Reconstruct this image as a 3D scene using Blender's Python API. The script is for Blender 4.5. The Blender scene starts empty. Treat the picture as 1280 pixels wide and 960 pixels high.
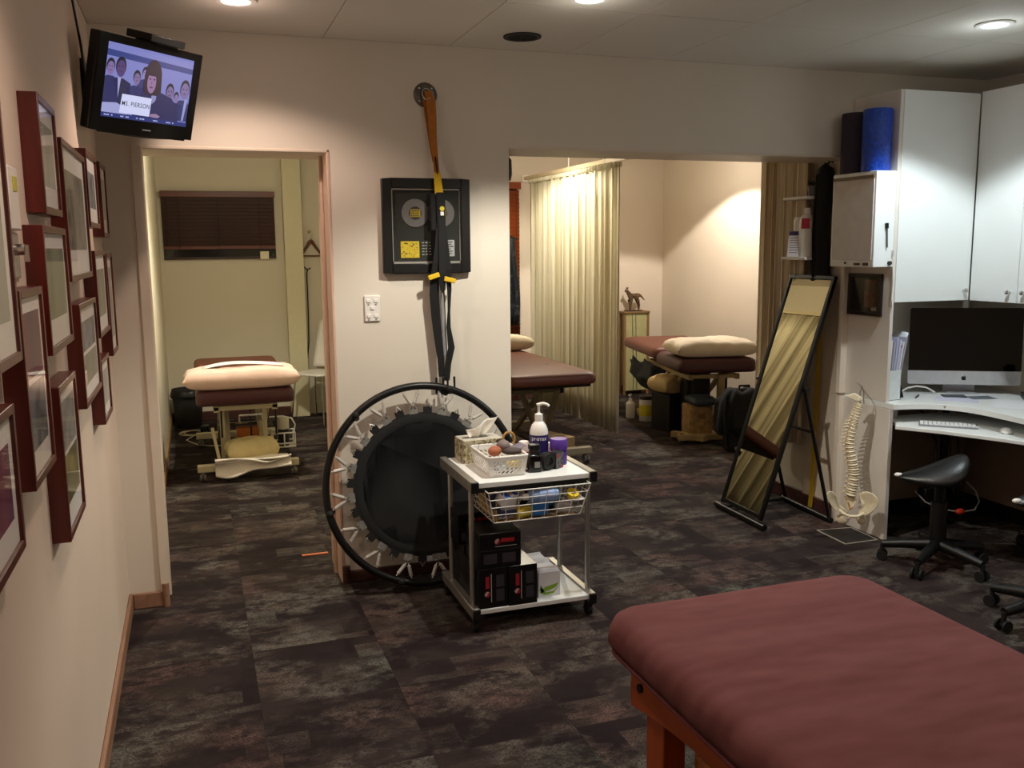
import bpy, bmesh, math, random
from mathutils import Vector, Matrix
R = math.radians
random.seed(7)
SC = bpy.context.scene
COL = SC.collection

# ------------------------------------------------------------------ camera
cam_d = bpy.data.cameras.new('camera'); cam = bpy.data.objects.new('camera', cam_d); COL.objects.link(cam)
cam_d.sensor_fit = 'HORIZONTAL'; cam_d.sensor_width = 36.0; cam_d.lens = 36.0*1150/1280
cam_d.clip_start = 0.02; cam_d.clip_end = 60
_F = Vector((0.32284998, 0.93497309, -0.14694628)); _R = Vector((0.94473016, -0.32771142, -0.00949496)); _U = Vector((0.0570335, 0.13575913, 0.9890989))
cam.matrix_world = Matrix(((_R.x, _U.x, -_F.x, 0), (_R.y, _U.y, -_F.y, 0), (_R.z, _U.z, -_F.z, 1.62), (0, 0, 0, 1)))
SC.camera = cam
# ------------------------------------------------------------------ world and exposure
w = bpy.data.worlds.new('world'); SC.world = w; w.use_nodes = True
w.node_tree.nodes['Background'].inputs[0].default_value = (0.02, 0.018, 0.016, 1)
w.node_tree.nodes['Background'].inputs[1].default_value = 0.3
SC.view_settings.view_transform = 'Standard'; SC.view_settings.look = 'None'
SC.view_settings.gamma = 1.0; SC.view_settings.use_curve_mapping = False
SC.view_settings.exposure = 0.0
SC.cycles.max_bounces = 8; SC.cycles.diffuse_bounces = 5; SC.cycles.sample_clamp_indirect = 4.0
# lamp settings: name -> (x, y, beam watts, colour, cone degrees, blend, z, added fill glow watts)
WARM = (1.0, 0.84, 0.68); PINK = (1.0, 0.75, 0.62); COOL = (0.86, 0.97, 1.0); SOFT = (1.0, 0.90, 0.79); OLV = (1.0, .93, .74)
LAMPS = {
    'pier':     (1.50, 3.39, 112, (1.0, .95, .83), 121, .40, 2.56, .6),
    'left':     (0.22, 3.81, 25, PINK, 138, .45, 2.56, .6),
    'desk':     (3.36, 3.26, 62, COOL, 125, .26, 2.56, .8),
    'near_left': (0.25, 1.75, 25, PINK, 140, .5, 2.56, 1.0),  # this one down to the rear one: unseen, added for ambient light
    'near_mid': (1.95, 1.35, 9, WARM, 130, .5, 2.56, 1.5),
    'near_right': (3.30, 0.90, 10, SOFT, 130, .5, 2.56, 1.5),
    'rear':     (1.20, -1.20, 14, WARM, 140, .5, 2.56, 1.0),
    'cubicle':  (4.26, 7.50, 108, SOFT, 123, .10, 2.56, 10),
    'middle':   (2.72, 7.75, 76, (1.0, .91, .72), 152, .3, 2.56, 18),
    'left_room': (0.55, 6.5, 112, OLV, 128, .6, 2.56, 22),
}
FILL_PENDANTS = {'rear_left': (0.80, -0.70, 1.95, 4.5, (1.0, .84, .70)), 'rear_right': (2.90, -0.50, 1.95, 6, (1.0, .88, .76))}  # unseen globes behind the camera, added as fill light

# ------------------------------------------------------------------ materials
def lin(c):
    if isinstance(c, str):
        c = c.lstrip('#'); c = [int(c[i:i+2], 16)/255 for i in (0, 2, 4)]
        return tuple(x/12.92 if x <= .04045 else ((x+.055)/1.055)**2.4 for x in c)
    return tuple(c[:3])
MATS = {}
def mat(name, col, rough=.5, metal=0.0, var=.06, scale=18, bump=0.0, bscale=60, stretch=(1, 1, 1), coat=0.0, trans=0.0, alpha=1.0, sheen=0.0, spec=.5, bdist=.01, bdet=5):
    if name in MATS: return MATS[name]
    m = bpy.data.materials.new(name); m.use_nodes = True; nt = m.node_tree; N = nt.nodes; L = nt.links
    b = N['Principled BSDF']; col = lin(col)
    tc = N.new('ShaderNodeTexCoord'); mp = N.new('ShaderNodeMapping'); mp.inputs['Scale'].default_value = stretch
    L.new(tc.outputs['Object'], mp.inputs[0])
    nz = N.new('ShaderNodeTexNoise'); nz.inputs['Scale'].default_value = scale; nz.inputs['Detail'].default_value = 4
    L.new(mp.outputs[0], nz.inputs['Vector'])
    rp = N.new('ShaderNodeValToRGB'); rp.color_ramp.elements[0].position = .3; rp.color_ramp.elements[1].position = .7
    rp.color_ramp.elements[0].color = tuple(x*(1-var) for x in col)+(1,); rp.color_ramp.elements[1].color = tuple(min(1, x*(1+var)) for x in col)+(1,)
    L.new(nz.outputs['Fac'], rp.inputs[0]); L.new(rp.outputs[0], b.inputs['Base Color'])
    b.inputs['Roughness'].default_value = rough; b.inputs['Metallic'].default_value = metal
    b.inputs['Coat Weight'].default_value = coat; b.inputs['Specular IOR Level'].default_value = spec
    b.inputs['Sheen Weight'].default_value = sheen
    b.inputs['Transmission Weight'].default_value = trans; b.inputs['Alpha'].default_value = alpha
    if bump:
        n2 = N.new('ShaderNodeTexNoise'); n2.inputs['Scale'].default_value = bscale; n2.inputs['Detail'].default_value = bdet
        L.new(mp.outputs[0], n2.inputs['Vector'])
        bp = N.new('ShaderNodeBump'); bp.inputs['Strength'].default_value = bump; bp.inputs['Distance'].default_value = bdist
        L.new(n2.outputs['Fac'], bp.inputs['Height']); L.new(bp.outputs[0], b.inputs['Normal'])
    MATS[name] = m; return m
def emit(name, col, s):
    if name in MATS: return MATS[name]
    m = bpy.data.materials.new(name); m.use_nodes = True; nt = m.node_tree
    b = nt.nodes['Principled BSDF']; c = lin(col)+(1,)
    b.inputs['Base Color'].default_value = (.02, .02, .02, 1); b.inputs['Emission Color'].default_value = c; b.inputs['Emission Strength'].default_value = s
    b.inputs['Roughness'].default_value = .4
    MATS[name] = m; return m

def wood(name, c1, c2, axis='Y', rough=.35, scale=9):
    if name in MATS: return MATS[name]
    m = bpy.data.materials.new(name); m.use_nodes = True; nt = m.node_tree; N = nt.nodes; L = nt.links; b = N['Principled BSDF']
    tc = N.new('ShaderNodeTexCoord'); mp = N.new('ShaderNodeMapping')
    s = {'X': (.25, 3, 3), 'Y': (3, .25, 3), 'Z': (3, 3, .25)}[axis]; mp.inputs['Scale'].default_value = s
    nz = N.new('ShaderNodeTexNoise'); nz.inputs['Scale'].default_value = scale; nz.inputs['Detail'].default_value = 6; nz.inputs['Distortion'].default_value = .6
    rp = N.new('ShaderNodeValToRGB'); rp.color_ramp.elements[0].color = lin(c1)+(1,); rp.color_ramp.elements[1].color = lin(c2)+(1,)
    rp.color_ramp.elements[0].position = .3; rp.color_ramp.elements[1].position = .72
    L.new(tc.outputs['Object'], mp.inputs[0]); L.new(mp.outputs[0], nz.inputs['Vector']); L.new(nz.outputs['Fac'], rp.inputs[0]); L.new(rp.outputs[0], b.inputs['Base Color'])
    b.inputs['Roughness'].default_value = rough
    MATS[name] = m; return m

def carpet_mat():
    m = bpy.data.materials.new('patchwork_carpet'); m.use_nodes = True; nt = m.node_tree; N = nt.nodes; L = nt.links; b = N['Principled BSDF']
    geo = N.new('ShaderNodeNewGeometry'); oi = N.new('ShaderNodeObjectInfo')
    # per-tile offset so that every tile carries a different cut of the pattern
    off = N.new('ShaderNodeVectorMath'); off.operation = 'SCALE'; off.inputs['Scale'].default_value = 37.0
    comb = N.new('ShaderNodeCombineXYZ'); L.new(oi.outputs['Random'], comb.inputs[0]); L.new(oi.outputs['Random'], comb.inputs[2])
    L.new(comb.outputs[0], off.inputs[0])
    add = N.new('ShaderNodeVectorMath'); add.operation = 'ADD'; L.new(geo.outputs['Position'], add.inputs[0]); L.new(off.outputs[0], add.inputs[1])
    def noise(scale, st, det=4, src=add):
        mp = N.new('ShaderNodeMapping'); mp.inputs['Scale'].default_value = st; L.new(src.outputs[0], mp.inputs[0])
        n = N.new('ShaderNodeTexNoise'); n.inputs['Scale'].default_value = scale; n.inputs['Detail'].default_value = det; n.inputs['Roughness'].default_value = .65
        L.new(mp.outputs[0], n.inputs['Vector']); return n
    def ramp(src, stops):
        r = N.new('ShaderNodeValToRGB'); e = r.color_ramp.elements
        e[0].position, e[0].color = stops[0][0], stops[0][1]+(1,); e[1].position, e[1].color = stops[-1][0], stops[-1][1]+(1,)
        for p, c in stops[1:-1]:
            x = e.new(p); x.color = c+(1,)
        L.new(src, r.inputs[0]); return r
    def mix(a, c, f):
        x = N.new('ShaderNodeMix'); x.data_type = 'RGBA'; L.new(f, x.inputs['Factor']); L.new(a, x.inputs['A'])
        if isinstance(c, tuple): x.inputs['B'].default_value = c+(1,)
        else: L.new(c, x.inputs['B'])
        return x.outputs['Result']
    def mul(a_, f_):
        x = N.new('ShaderNodeMix'); x.data_type = 'RGBA'; x.blend_type = 'MULTIPLY'; x.inputs['Factor'].default_value = 1
        L.new(a_, x.inputs['A']); L.new(f_, x.inputs['B']); return x.outputs['Result']
    grain = ramp(noise(120, (1, 1.5, 1), 3).outputs['Fac'], [(.38, (.12, .12, .12)), (.58, (1, 1, 1))])
    wear = ramp(noise(15, (.9, 1.35, 1), 9).outputs['Fac'], [(.40, (.05, .05, .05)), (.54, (1, 1, 1))])
    big = noise(2.1, (1, 1.45, 1), 6)
    base = ramp(big.outputs['Fac'], [(.38, (.0150, .0092, .0105)), (.50, (.0215, .0140, .0145)), (.60, (.034, .0235, .0215))])
    hue = noise(1.3, (1, 1.2, 1), 2)
    tint = ramp(hue.outputs['Fac'], [(.36, (.140, .080, .070)), (.46, (.130, .100, .080)), (.56, (.160, .142, .120)), (.66, (.130, .136, .110))])
    # worn pale areas, then woven rectangular blocks, both broken up by the pile
    patch = ramp(noise(2.6, (.95, 1.3, 1), 7).outputs['Fac'], [(.47, (0, 0, 0)), (.60, (.95, .95, .95))])
    c = mix(base.outputs[0], tint.outputs[0], mul(mul(patch.outputs[0], wear.outputs[0]), grain.outputs[0]))
    br = N.new('ShaderNodeTexBrick'); br.inputs['Scale'].default_value = 1.0; br.inputs['Brick Width'].default_value = .26; br.inputs['Row Height'].default_value = .125
    br.inputs['Mortar Size'].default_value = 0; br.inputs['Color1'].default_value = (0, 0, 0, 1); br.inputs['Color2'].default_value = (1, 1, 1, 1); br.offset = .37
    L.new(add.outputs[0], br.inputs['Vector'])
    bf = ramp(br.outputs['Color'], [(.72, (0, 0, 0)), (.99, (.75, .75, .75))])
    bw = ramp(noise(11, (.7, 1.8, 1), 6).outputs['Fac'], [(.40, (.1, .1, .1)), (.58, (1, 1, 1))])
    c = mix(c, tint.outputs[0], mul(mul(bf.outputs[0], bw.outputs[0]), grain.outputs[0]))
    L.new(c, b.inputs['Base Color']); b.inputs['Roughness'].default_value = .95; b.inputs['Specular IOR Level'].default_value = .15
    pile = noise(420, (1, 1, 1), 2, geo)
    bp = N.new('ShaderNodeBump'); bp.inputs['Strength'].default_value = .5; bp.inputs['Distance'].default_value = .004
    L.new(pile.outputs['Fac'], bp.inputs['Height']); L.new(bp.outputs[0], b.inputs['Normal'])
    return m

def curtain_mat(name, c1, c2, scale=30, transl=.22):
    m = bpy.data.materials.new(name); m.use_nodes = True; nt = m.node_tree; N = nt.nodes; L = nt.links; b = N['Principled BSDF']
    tc = N.new('ShaderNodeTexCoord'); mp = N.new('ShaderNodeMapping'); mp.inputs['Scale'].default_value = (1, 1, .012)
    nz = N.new('ShaderNodeTexNoise'); nz.inputs['Scale'].default_value = scale; nz.inputs['Detail'].default_value = 5
    rp = N.new('ShaderNodeValToRGB'); rp.color_ramp.elements[0].color = lin(c1)+(1,); rp.color_ramp.elements[1].color = lin(c2)+(1,)
    rp.color_ramp.elements[0].position = .35; rp.color_ramp.elements[1].position = .65
    L.new(tc.outputs['Object'], mp.inputs[0]); L.new(mp.outputs[0], nz.inputs['Vector']); L.new(nz.outputs['Fac'], rp.inputs[0]); L.new(rp.outputs[0], b.inputs['Base Color'])
    b.inputs['Roughness'].default_value = .8; b.inputs['Specular IOR Level'].default_value = .2
    t = N.new('ShaderNodeBsdfTranslucent'); L.new(rp.outputs[0], t.inputs[0]); ms = N.new('ShaderNodeMixShader'); ms.inputs[0].default_value = transl
    L.new(b.outputs[0], ms.inputs[1]); L.new(t.outputs[0], ms.inputs[2]); L.new(ms.outputs[0], N['Material Output'].inputs[0])
    return m

def glass_mat(name='picture_glass'):
    if name in MATS: return MATS[name]
    m = bpy.data.materials.new(name); m.use_nodes = True; nt = m.node_tree; N = nt.nodes; L = nt.links
    N.remove(N['Principled BSDF'])
    g = N.new('ShaderNodeBsdfGlossy'); g.inputs['Roughness'].default_value = .03; t = N.new('ShaderNodeBsdfTransparent')
    lw = N.new('ShaderNodeLayerWeight'); pw = N.new('ShaderNodeMath'); pw.operation = 'POWER'; pw.inputs[1].default_value = 5
    L.new(lw.outputs['Facing'], pw.inputs[0]); f = N.new('ShaderNodeMath'); f.operation = 'MULTIPLY_ADD'; f.inputs[1].default_value = .55; f.inputs[2].default_value = .035
    L.new(pw.outputs[0], f.inputs[0]); ms = N.new('ShaderNodeMixShader')
    L.new(f.outputs[0], ms.inputs[0]); L.new(t.outputs[0], ms.inputs[1]); L.new(g.outputs[0], ms.inputs[2]); L.new(ms.outputs[0], N['Material Output'].inputs[0])
    MATS[name] = m; return m

def print_mat(name, cols, scale=6, stretch=(1, 1, 1), rough=.6):
    """a soft many-coloured printed picture"""
    if name in MATS: return MATS[name]
    m = bpy.data.materials.new(name); m.use_nodes = True; nt = m.node_tree; N = nt.nodes; L = nt.links; b = N['Principled BSDF']
    tc = N.new('ShaderNodeTexCoord'); mp = N.new('ShaderNodeMapping'); mp.inputs['Scale'].default_value = stretch
    nz = N.new('ShaderNodeTexNoise'); nz.inputs['Scale'].default_value = scale; nz.inputs['Detail'].default_value = 5; nz.inputs['Distortion'].default_value = .4
    rp = N.new('ShaderNodeValToRGB'); e = rp.color_ramp.elements
    n = len(cols); e[0].position = .28; e[1].position = .72; e[0].color = lin(cols[0])+(1,); e[1].color = lin(cols[-1])+(1,)
    for i in range(1, n-1):
        x = e.new(.28+.44*i/(n-1)); x.color = lin(cols[i])+(1,)
    L.new(tc.outputs['Object'], mp.inputs[0]); L.new(mp.outputs[0], nz.inputs['Vector']); L.new(nz.outputs['Fac'], rp.inputs[0]); L.new(rp.outputs[0], b.inputs['Base Color'])
    b.inputs['Roughness'].default_value = rough
    MATS[name] = m; return m

WALL = mat('wall_paint', '#e2d9ca', .75, var=.015, scale=3, bump=.04, bscale=180)
WALLP = mat('wall_paint_pinkish', '#e3d0be', .75, var=.02, scale=3, bump=.04, bscale=180)
CEIL = mat('ceiling_paint', '#ece6db', .85, var=.02, scale=2, bump=.03, bscale=120)
OLIVE = mat('olive_wall_paint', '#dcd4c0', .8, var=.015, scale=3)
BEIGE = mat('beige_wall_paint', '#dfd3c2', .8, var=.015, scale=3)
SKIRT = wood('skirting_wood', '#8d6650', '#a67f66', 'Y', .45)
SKIRT2 = wood('dark_skirting_wood', '#3d201a', '#54302a', 'X', .5)
TRIM = mat('trim_paint', '#e4d6c4', .45, var=.02)
TRIMP = mat('jamb_paint', '#d9b9a6', .5, var=.03)
LAM = mat('white_laminate', '#eef0ee', .35, var=.012, scale=5)
LAMW = mat('warm_white_laminate', '#e2d9cf', .4, var=.02, scale=5)
BLACK = mat('black_plastic', '#0b0b0c', .42, var=.2)
BLACKM = mat('black_metal', '#100f0f', .38, metal=.3, var=.2)
RUB = mat('black_rubber', '#0a0a0a', .75, var=.2)
FABK = mat('black_webbing', '#0c0c0d', .85, var=.3, scale=120, bump=.3, bscale=300)
CHROME = mat('chrome', '#c9c9c6', .18, metal=1, var=.04)
ALU = mat('brushed_aluminium', '#b9b6b0', .38, metal=.85, var=.05, stretch=(1, 1, .1))
STEELW = mat('cream_steel', '#cfc3a4', .45, metal=.1, var=.04)
GREYM = mat('grey_steel', '#9a9588', .45, metal=.4, var=.05)
WHITE = mat('white_plastic', '#eeeae4', .35, var=.02)
WIREW = mat('white_wire', '#f1efe9', .4, var=.02)
FRAMER = wood('mahogany_frame', '#48150f', '#642017', 'Z', .32)
MATB = mat('mat_board', '#fbf9f4', .8, var=.01)
GLASS = glass_mat()
PAPER = mat('white_paper', '#f0eef2', .7, var=.01)
BURG = mat('burgundy_sheet', '#6a4040', .95, var=.07, scale=14, bump=.8, bscale=3.0, stretch=(.8, 1.9, 1), spec=.15, bdist=.05, bdet=2)
BROWNV = mat('brown_vinyl', '#6b3a2b', .5, var=.05, scale=6, bump=.05, bscale=30)
BROWND = mat('dark_plum_vinyl', '#4a2427', .5, var=.05, scale=6, bump=.05, bscale=30)
ORWOOD = wood('orange_beech', '#8a3c17', '#a9501f', 'Z', .4)
PILLOW = mat('cream_pillowcase', '#f1e3cc', .85, var=.03, scale=6, bump=.4, bscale=16)
PILLOWP = mat('pink_pillowcase', '#ecccc0', .85, var=.04, scale=6, bump=.45, bscale=16)
BONE = mat('bone_resin', '#efe2c2', .45, var=.08, scale=40, bump=.15, bscale=80)
BONEO = mat('nerve_orange_resin', '#b8742f', .5, var=.1)
PURP = mat('purple_plastic', '#4a2a86', .35, var=.06)
YEL = mat('yellow_webbing', '#e0b81c', .7, var=.06, scale=60, bump=.2, bscale=200)
ORG = mat('orange_webbing', '#b06a1c', .75, var=.12, scale=40, bump=.3, bscale=150)
LEATH = mat('black_leather', '#0d0d0e', .33, var=.1, bump=.12, bscale=160)
DARKP = mat('dark_back_panel', '#94806c', .7, var=.05)

# ------------------------------------------------------------------ geometry helpers (all coordinates are metres in the room)
def xf(loc=(0, 0, 0), rz=0, rx=0, ry=0):
    return Matrix.Translation(loc) @ Matrix.Rotation(rz, 4, 'Z') @ Matrix.Rotation(ry, 4, 'Y') @ Matrix.Rotation(rx, 4, 'X')
class MB:
    def __init__(s): s.bm = bmesh.new()
    def add(s, vs, fs, M=None):
        V = [s.bm.verts.new(M @ Vector(v) if M else v) for v in vs]
        for f in fs:
            try: s.bm.faces.new([V[i] for i in f])
            except ValueError: pass
        return s
    def box(s, x0, x1, y0, y1, z0, z1, M=None):
        vs = [(x, y, z) for z in (z0, z1) for y in (y0, y1) for x in (x0, x1)]
        return s.add(vs, [(0, 2, 3, 1), (4, 5, 7, 6), (0, 1, 5, 4), (2, 6, 7, 3), (0, 4, 6, 2), (1, 3, 7, 5)], M)
    def bar(s, p, q, w, h, up=(0, 0, 1)):
        p = Vector(p); q = Vector(q); d = (q-p); L = d.length; d.normalize(); u = Vector(up)
        sd = d.cross(u)
        if sd.length < 1e-4: sd = d.cross(Vector((1, 0, 0)))
        sd.normalize(); u = sd.cross(d)
        M = Matrix(((sd.x, d.x, u.x, p.x), (sd.y, d.y, u.y, p.y), (sd.z, d.z, u.z, p.z), (0, 0, 0, 1)))
        return s.box(-w/2, w/2, 0, L, -h/2, h/2, M)
    def tube(s, pts, r, n=8, closed=False, M=None):
        P = [Vector(p) for p in pts]
        if M: P = [M @ p for p in P]
        rs = r if isinstance(r, (list, tuple)) else [r]*len(P)
        rings = []; prev = None; m = len(P)
        for i, p in enumerate(P):
            a = P[(i-1) % m] if (closed or i) else P[i]; b = P[(i+1) % m] if (closed or i < m-1) else P[i]
            t = (b-a)
            if t.length < 1e-9: t = Vector((0, 0, 1))
            t.normalize()
            if prev is None:
                u = Vector((0, 0, 1)) if abs(t.z) < .9 else Vector((1, 0, 0))
            else: u = prev
            v = t.cross(u)
            if v.length < 1e-6: v = t.cross(Vector((.3, .9, .1)))
            v.normalize(); u = v.cross(t); u.normalize(); prev = u
            rings.append([s.bm.verts.new(p+(u*math.cos(2*math.pi*k/n)+v*math.sin(2*math.pi*k/n))*rs[i]) for k in range(n)])
        for i in range(m if closed else m-1):
            A = rings[i]; B = rings[(i+1) % m]
            for k in range(n): s.bm.faces.new((A[k], A[(k+1) % n], B[(k+1) % n], B[k]))
        if not closed:
            s.bm.faces.new(rings[0][::-1]); s.bm.faces.new(rings[-1])
        return s
    def cyl(s, p, q, r0, r1=None, n=20): return s.tube([p, q], [r0, r0 if r1 is None else r1], n)
    def lathe(s, prof, n=24, M=None):
        rings = []
        for r, z in prof:
            ring = []
            for k in range(n):
                a = 2*math.pi*k/n; v = Vector((r*math.cos(a), r*math.sin(a), z))
                ring.append(s.bm.verts.new(M @ v if M else v))
            rings.append(ring)
        for A, B in zip(rings, rings[1:]):
            for k in range(n): s.bm.faces.new((A[k], A[(k+1) % n], B[(k+1) % n], B[k]))
        if prof[0][0] > 1e-6: s.bm.faces.new(rings[0][::-1])
        if prof[-1][0] > 1e-6: s.bm.faces.new(rings[-1])
        return s
    def prism(s, poly, z0, z1, M=None):
        n = len(poly); vs = [(x, y, z0) for x, y in poly]+[(x, y, z1) for x, y in poly]
        fs = [tuple(range(n))[::-1], tuple(range(n, 2*n))]+[(i, (i+1) % n, n+(i+1) % n, n+i) for i in range(n)]
        return s.add(vs, fs, M)
    def sph(s, c, r, n=16, M=None):
        r = (r, r, r) if not isinstance(r, (tuple, list)) else r
        m = n//2; vs = []; fs = []
        for i in range(m+1):
            th = math.pi*i/m
            for k in range(n):
                a = 2*math.pi*k/n
                vs.append((c[0]+r[0]*math.sin(th)*math.cos(a), c[1]+r[1]*math.sin(th)*math.sin(a), c[2]+r[2]*math.cos(th)))
        for i in range(m):
            for k in range(n): fs.append((i*n+k, (i+1)*n+k, (i+1)*n+(k+1) % n, i*n+(k+1) % n))
        s.add(vs, fs, M); bmesh.ops.remove_doubles(s.bm, verts=s.bm.verts, dist=1e-6); return s
    def grid(s, fn, nu, nv, closed_u=False):
        V = [[s.bm.verts.new(fn(i/(nu if closed_u else nu-1), j/(nv-1))) for j in range(nv)] for i in range(nu)]
        for i in range(nu if closed_u else nu-1):
            for j in range(nv-1):
                a = (i+1) % nu
                s.bm.faces.new((V[i][j], V[a][j], V[a][j+1], V[i][j+1]))
        return s
    def build(s, name, m, parent=None, smooth=None, bev=0, seg=2, solid=0, sub=0, local=False, at=None):
        bm = s.bm; bmesh.ops.remove_doubles(bm, verts=bm.verts, dist=1e-7)
        bmesh.ops.recalc_face_normals(bm, faces=bm.faces)
        o = bpy.data.objects.new(name, None) if False else None
        me = bpy.data.meshes.new(name)
        if parent is not None and not local:
            inv = wmat(parent).inverted(); bmesh.ops.transform(bm, matrix=inv, verts=bm.verts)
        base = None
        if parent is None and not local:
            xs = [v.co for v in bm.verts]
            base = Vector(((min(v.x for v in xs)+max(v.x for v in xs))/2, (min(v.y for v in xs)+max(v.y for v in xs))/2, min(v.z for v in xs)))
            bmesh.ops.translate(bm, vec=-base, verts=bm.verts)
        bm.to_mesh(me); bm.free(); me.materials.append(m)
        if smooth is not None:
            me.shade_smooth(); me.set_sharp_from_angle(angle=R(smooth))
        o = bpy.data.objects.new(name, me); COL.objects.link(o)
        if parent is not None: o.parent = parent
        elif base is not None: o.location = base
        if sub:
            md = o.modifiers.new('sub', 'SUBSURF'); md.levels = sub; md.render_levels = sub
        if solid:
            md = o.modifiers.new('solid', 'SOLIDIFY'); md.thickness = solid; md.offset = 0
        if bev:
            md = o.modifiers.new('bevel', 'BEVEL'); md.width = bev; md.segments = seg; md.limit_method = 'ANGLE'; md.angle_limit = R(35)
            if smooth is None:
                me.shade_smooth(); md.harden_normals = False; me.set_sharp_from_angle(angle=R(50))
        return o
def wmat(o):
    M = o.matrix_basis.copy()
    while o.parent is not None:
        o = o.parent; M = o.matrix_basis @ M
    return M
def tag(o, label, cat, group=None, kind=None):
    o['label'] = label; o['category'] = cat
    if group: o['group'] = group
    if kind: o['kind'] = kind
    return o
def thing(name, label, cat, loc=(0, 0, 0), rz=0, group=None, M=None):
    o = bpy.data.objects.new(name, None); COL.objects.link(o); o.empty_display_size = .05
    if M is not None: o.matrix_basis = M
    else: o.location = loc; o.rotation_euler = (0, 0, rz)
    return tag(o, label, cat, group)
def struct(o): o['kind'] = 'structure'; return o
def stuff(o): o['kind'] = 'stuff'; return o
KIDS = {}
def copy_tree(o, parent=None):
    c = o.copy(); COL.objects.link(c)
    if parent is not None: c.parent = parent
    for ch in [x for x in COL.objects if x.parent is o]: copy_tree(ch, c)
    return c
def text(name, body, size, m, parent, M, align='CENTER', ext=.0006, bold=.003):
    """raised lettering as a mesh; M places it (text runs along local x, faces local +z) in the room"""
    cu = bpy.data.curves.new(name, 'FONT'); cu.body = body; cu.size = size; cu.align_x = align; cu.space_character = 1.12; cu.align_y = 'CENTER'; cu.extrude = ext; cu.offset = size*bold; cu.resolution_u = 3
    t = bpy.data.objects.new(name, cu); COL.objects.link(t)
    dg = bpy.context.evaluated_depsgraph_get(); me = bpy.data.meshes.new_from_object(t.evaluated_get(dg)); bpy.data.objects.remove(t)
    me.name = name; me.materials.clear(); me.materials.append(m)
    me.transform((wmat(parent).inverted() if parent else Matrix()) @ M)
    o = bpy.data.objects.new(name, me); COL.objects.link(o); o.parent = parent
    return stuff(o)
def basis(o, x, z):
    """frame at o with local x along x and local z along z"""
    x = Vector(x).normalized(); z = Vector(z).normalized(); y = z.cross(x)
    return Matrix(((x.x, y.x, z.x, o[0]), (x.y, y.y, z.y, o[1]), (x.z, y.z, z.z, o[2]), (0, 0, 0, 1)))
def rrect(x0, x1, y0, y1, r, n=6):
    out = []
    for cx, cy, a0 in ((x1-r, y1-r, 0), (x0+r, y1-r, 90), (x0+r, y0+r, 180), (x1-r, y0+r, 270)):
        for k in range(n+1):
            a = R(a0+90*k/n); out.append((cx+r*math.cos(a), cy+r*math.sin(a)))
    return out
def pad(x0, x1, y0, y1, r, ztop, th, edge=.03, M=None, crown=.006, n=7):
    """upholstered slab with rolled edges"""
    mb = MB(); rings = []
    def ring(ins, z):
        rr = max(r-ins, .004)
        return [(M @ Vector((x, y, z)) if M else Vector((x, y, z))) for x, y in rrect(x0+ins, x1-ins, y0+ins, y1-ins, rr, n)]
    half = min(x1-x0, y1-y0)/2
    lv = [(half*.98, ztop+crown), (half*.7, ztop+crown*.9), (half*.35, ztop+crown*.5), (edge*1.3, ztop), (edge*.75, ztop-edge*.10), (edge*.3, ztop-edge*.4), (0, ztop-edge)]
    lv += [(0, ztop-th+edge*.6), (edge*.25, ztop-th+edge*.15), (edge*.7, ztop-th), (half*.9, ztop-th)]
    V = [[mb.bm.verts.new(p) for p in ring(a, z)] for a, z in lv]
    k = len(V[0])
    for A, B in zip(V, V[1:]):
        for i in range(k): mb.bm.faces.new((A[i], A[(i+1) % k], B[(i+1) % k], B[i]))
    mb.bm.faces.new(V[0]); mb.bm.faces.new(V[-1][::-1])
    return mb
def pillow(cx, cy, z, lx, ly, h, rz=0, seed=1):
    rnd = random.Random(seed); ph = [rnd.uniform(0, 6) for _ in range(6)]
    M = xf((cx, cy, z), rz); mb = MB()
    def f(sgn):
        def g(u, v):
            x = (u*2-1); y = (v*2-1)
            e = max(0, (1-abs(x)**5))*max(0, (1-abs(y)**5)); e = e**.36
            pinch = 1-.06*(1-abs(x))*abs(y)-.05*(1-abs(y))*abs(x)
            wv = .06*math.sin(5*x+ph[0]+2*y)+.05*math.sin(7*y+ph[1]-2*x)+.05*math.sin(17*x+6*y+ph[2])*abs(y)+.03*math.sin(13*y-9*x+ph[3])
            zz = h*.5*(1+sgn*e*(1+wv)) if sgn > 0 else h*.5*(1-e*.96)
            return M @ Vector((x*lx/2*pinch, y*ly/2*pinch, zz))
        return g
    mb.grid(f(1), 34, 22); mb.grid(f(-1), 34, 22)
    bmesh.ops.remove_doubles(mb.bm, verts=mb.bm.verts, dist=1e-5)
    return mb
def curtain(pts, z0, z1, pleats, amp, seed=1, nz=10, flare=1.0, wob=.0):
    """pleated cloth hung along a floor path"""
    P = [Vector((x, y, 0)) for x, y in pts]; seg = [(b-a).length for a, b in zip(P, P[1:])]; T = sum(seg)
    rnd = random.Random(seed); ja = [rnd.uniform(.55, 1.25) for _ in range(pleats+2)]
    def at(t):
        d = t*T
        for a, b, l in zip(P, P[1:], seg):
            if d <= l+1e-9: return a+(b-a)*(d/l), (b-a).normalized()
            d -= l
        return P[-1], (P[-1]-P[-2]).normalized()
    def fn(u, v):
        p, d = at(u); nrm = Vector((-d.y, d.x, 0)); k = u*pleats; i = int(k)
        a = amp*(ja[i]*(1-(k-i))+ja[i+1]*(k-i))*(.55+.45*(1-v)*flare)
        s = math.sin(2*math.pi*k); s = math.copysign(abs(s)**.75, s)
        off = a*s+amp*.25*math.sin(2*math.pi*k*.37+seed)+wob*math.sin(v*2+k)
        q = p+nrm*off+d*(amp*.35*math.sin(4*math.pi*k+1))
        return Vector((q.x, q.y, z0+(z1-z0)*v+(.006*math.sin(k*3) if v == 0 else 0)))
    return MB().grid(fn, pleats*8+1, nz)

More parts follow.
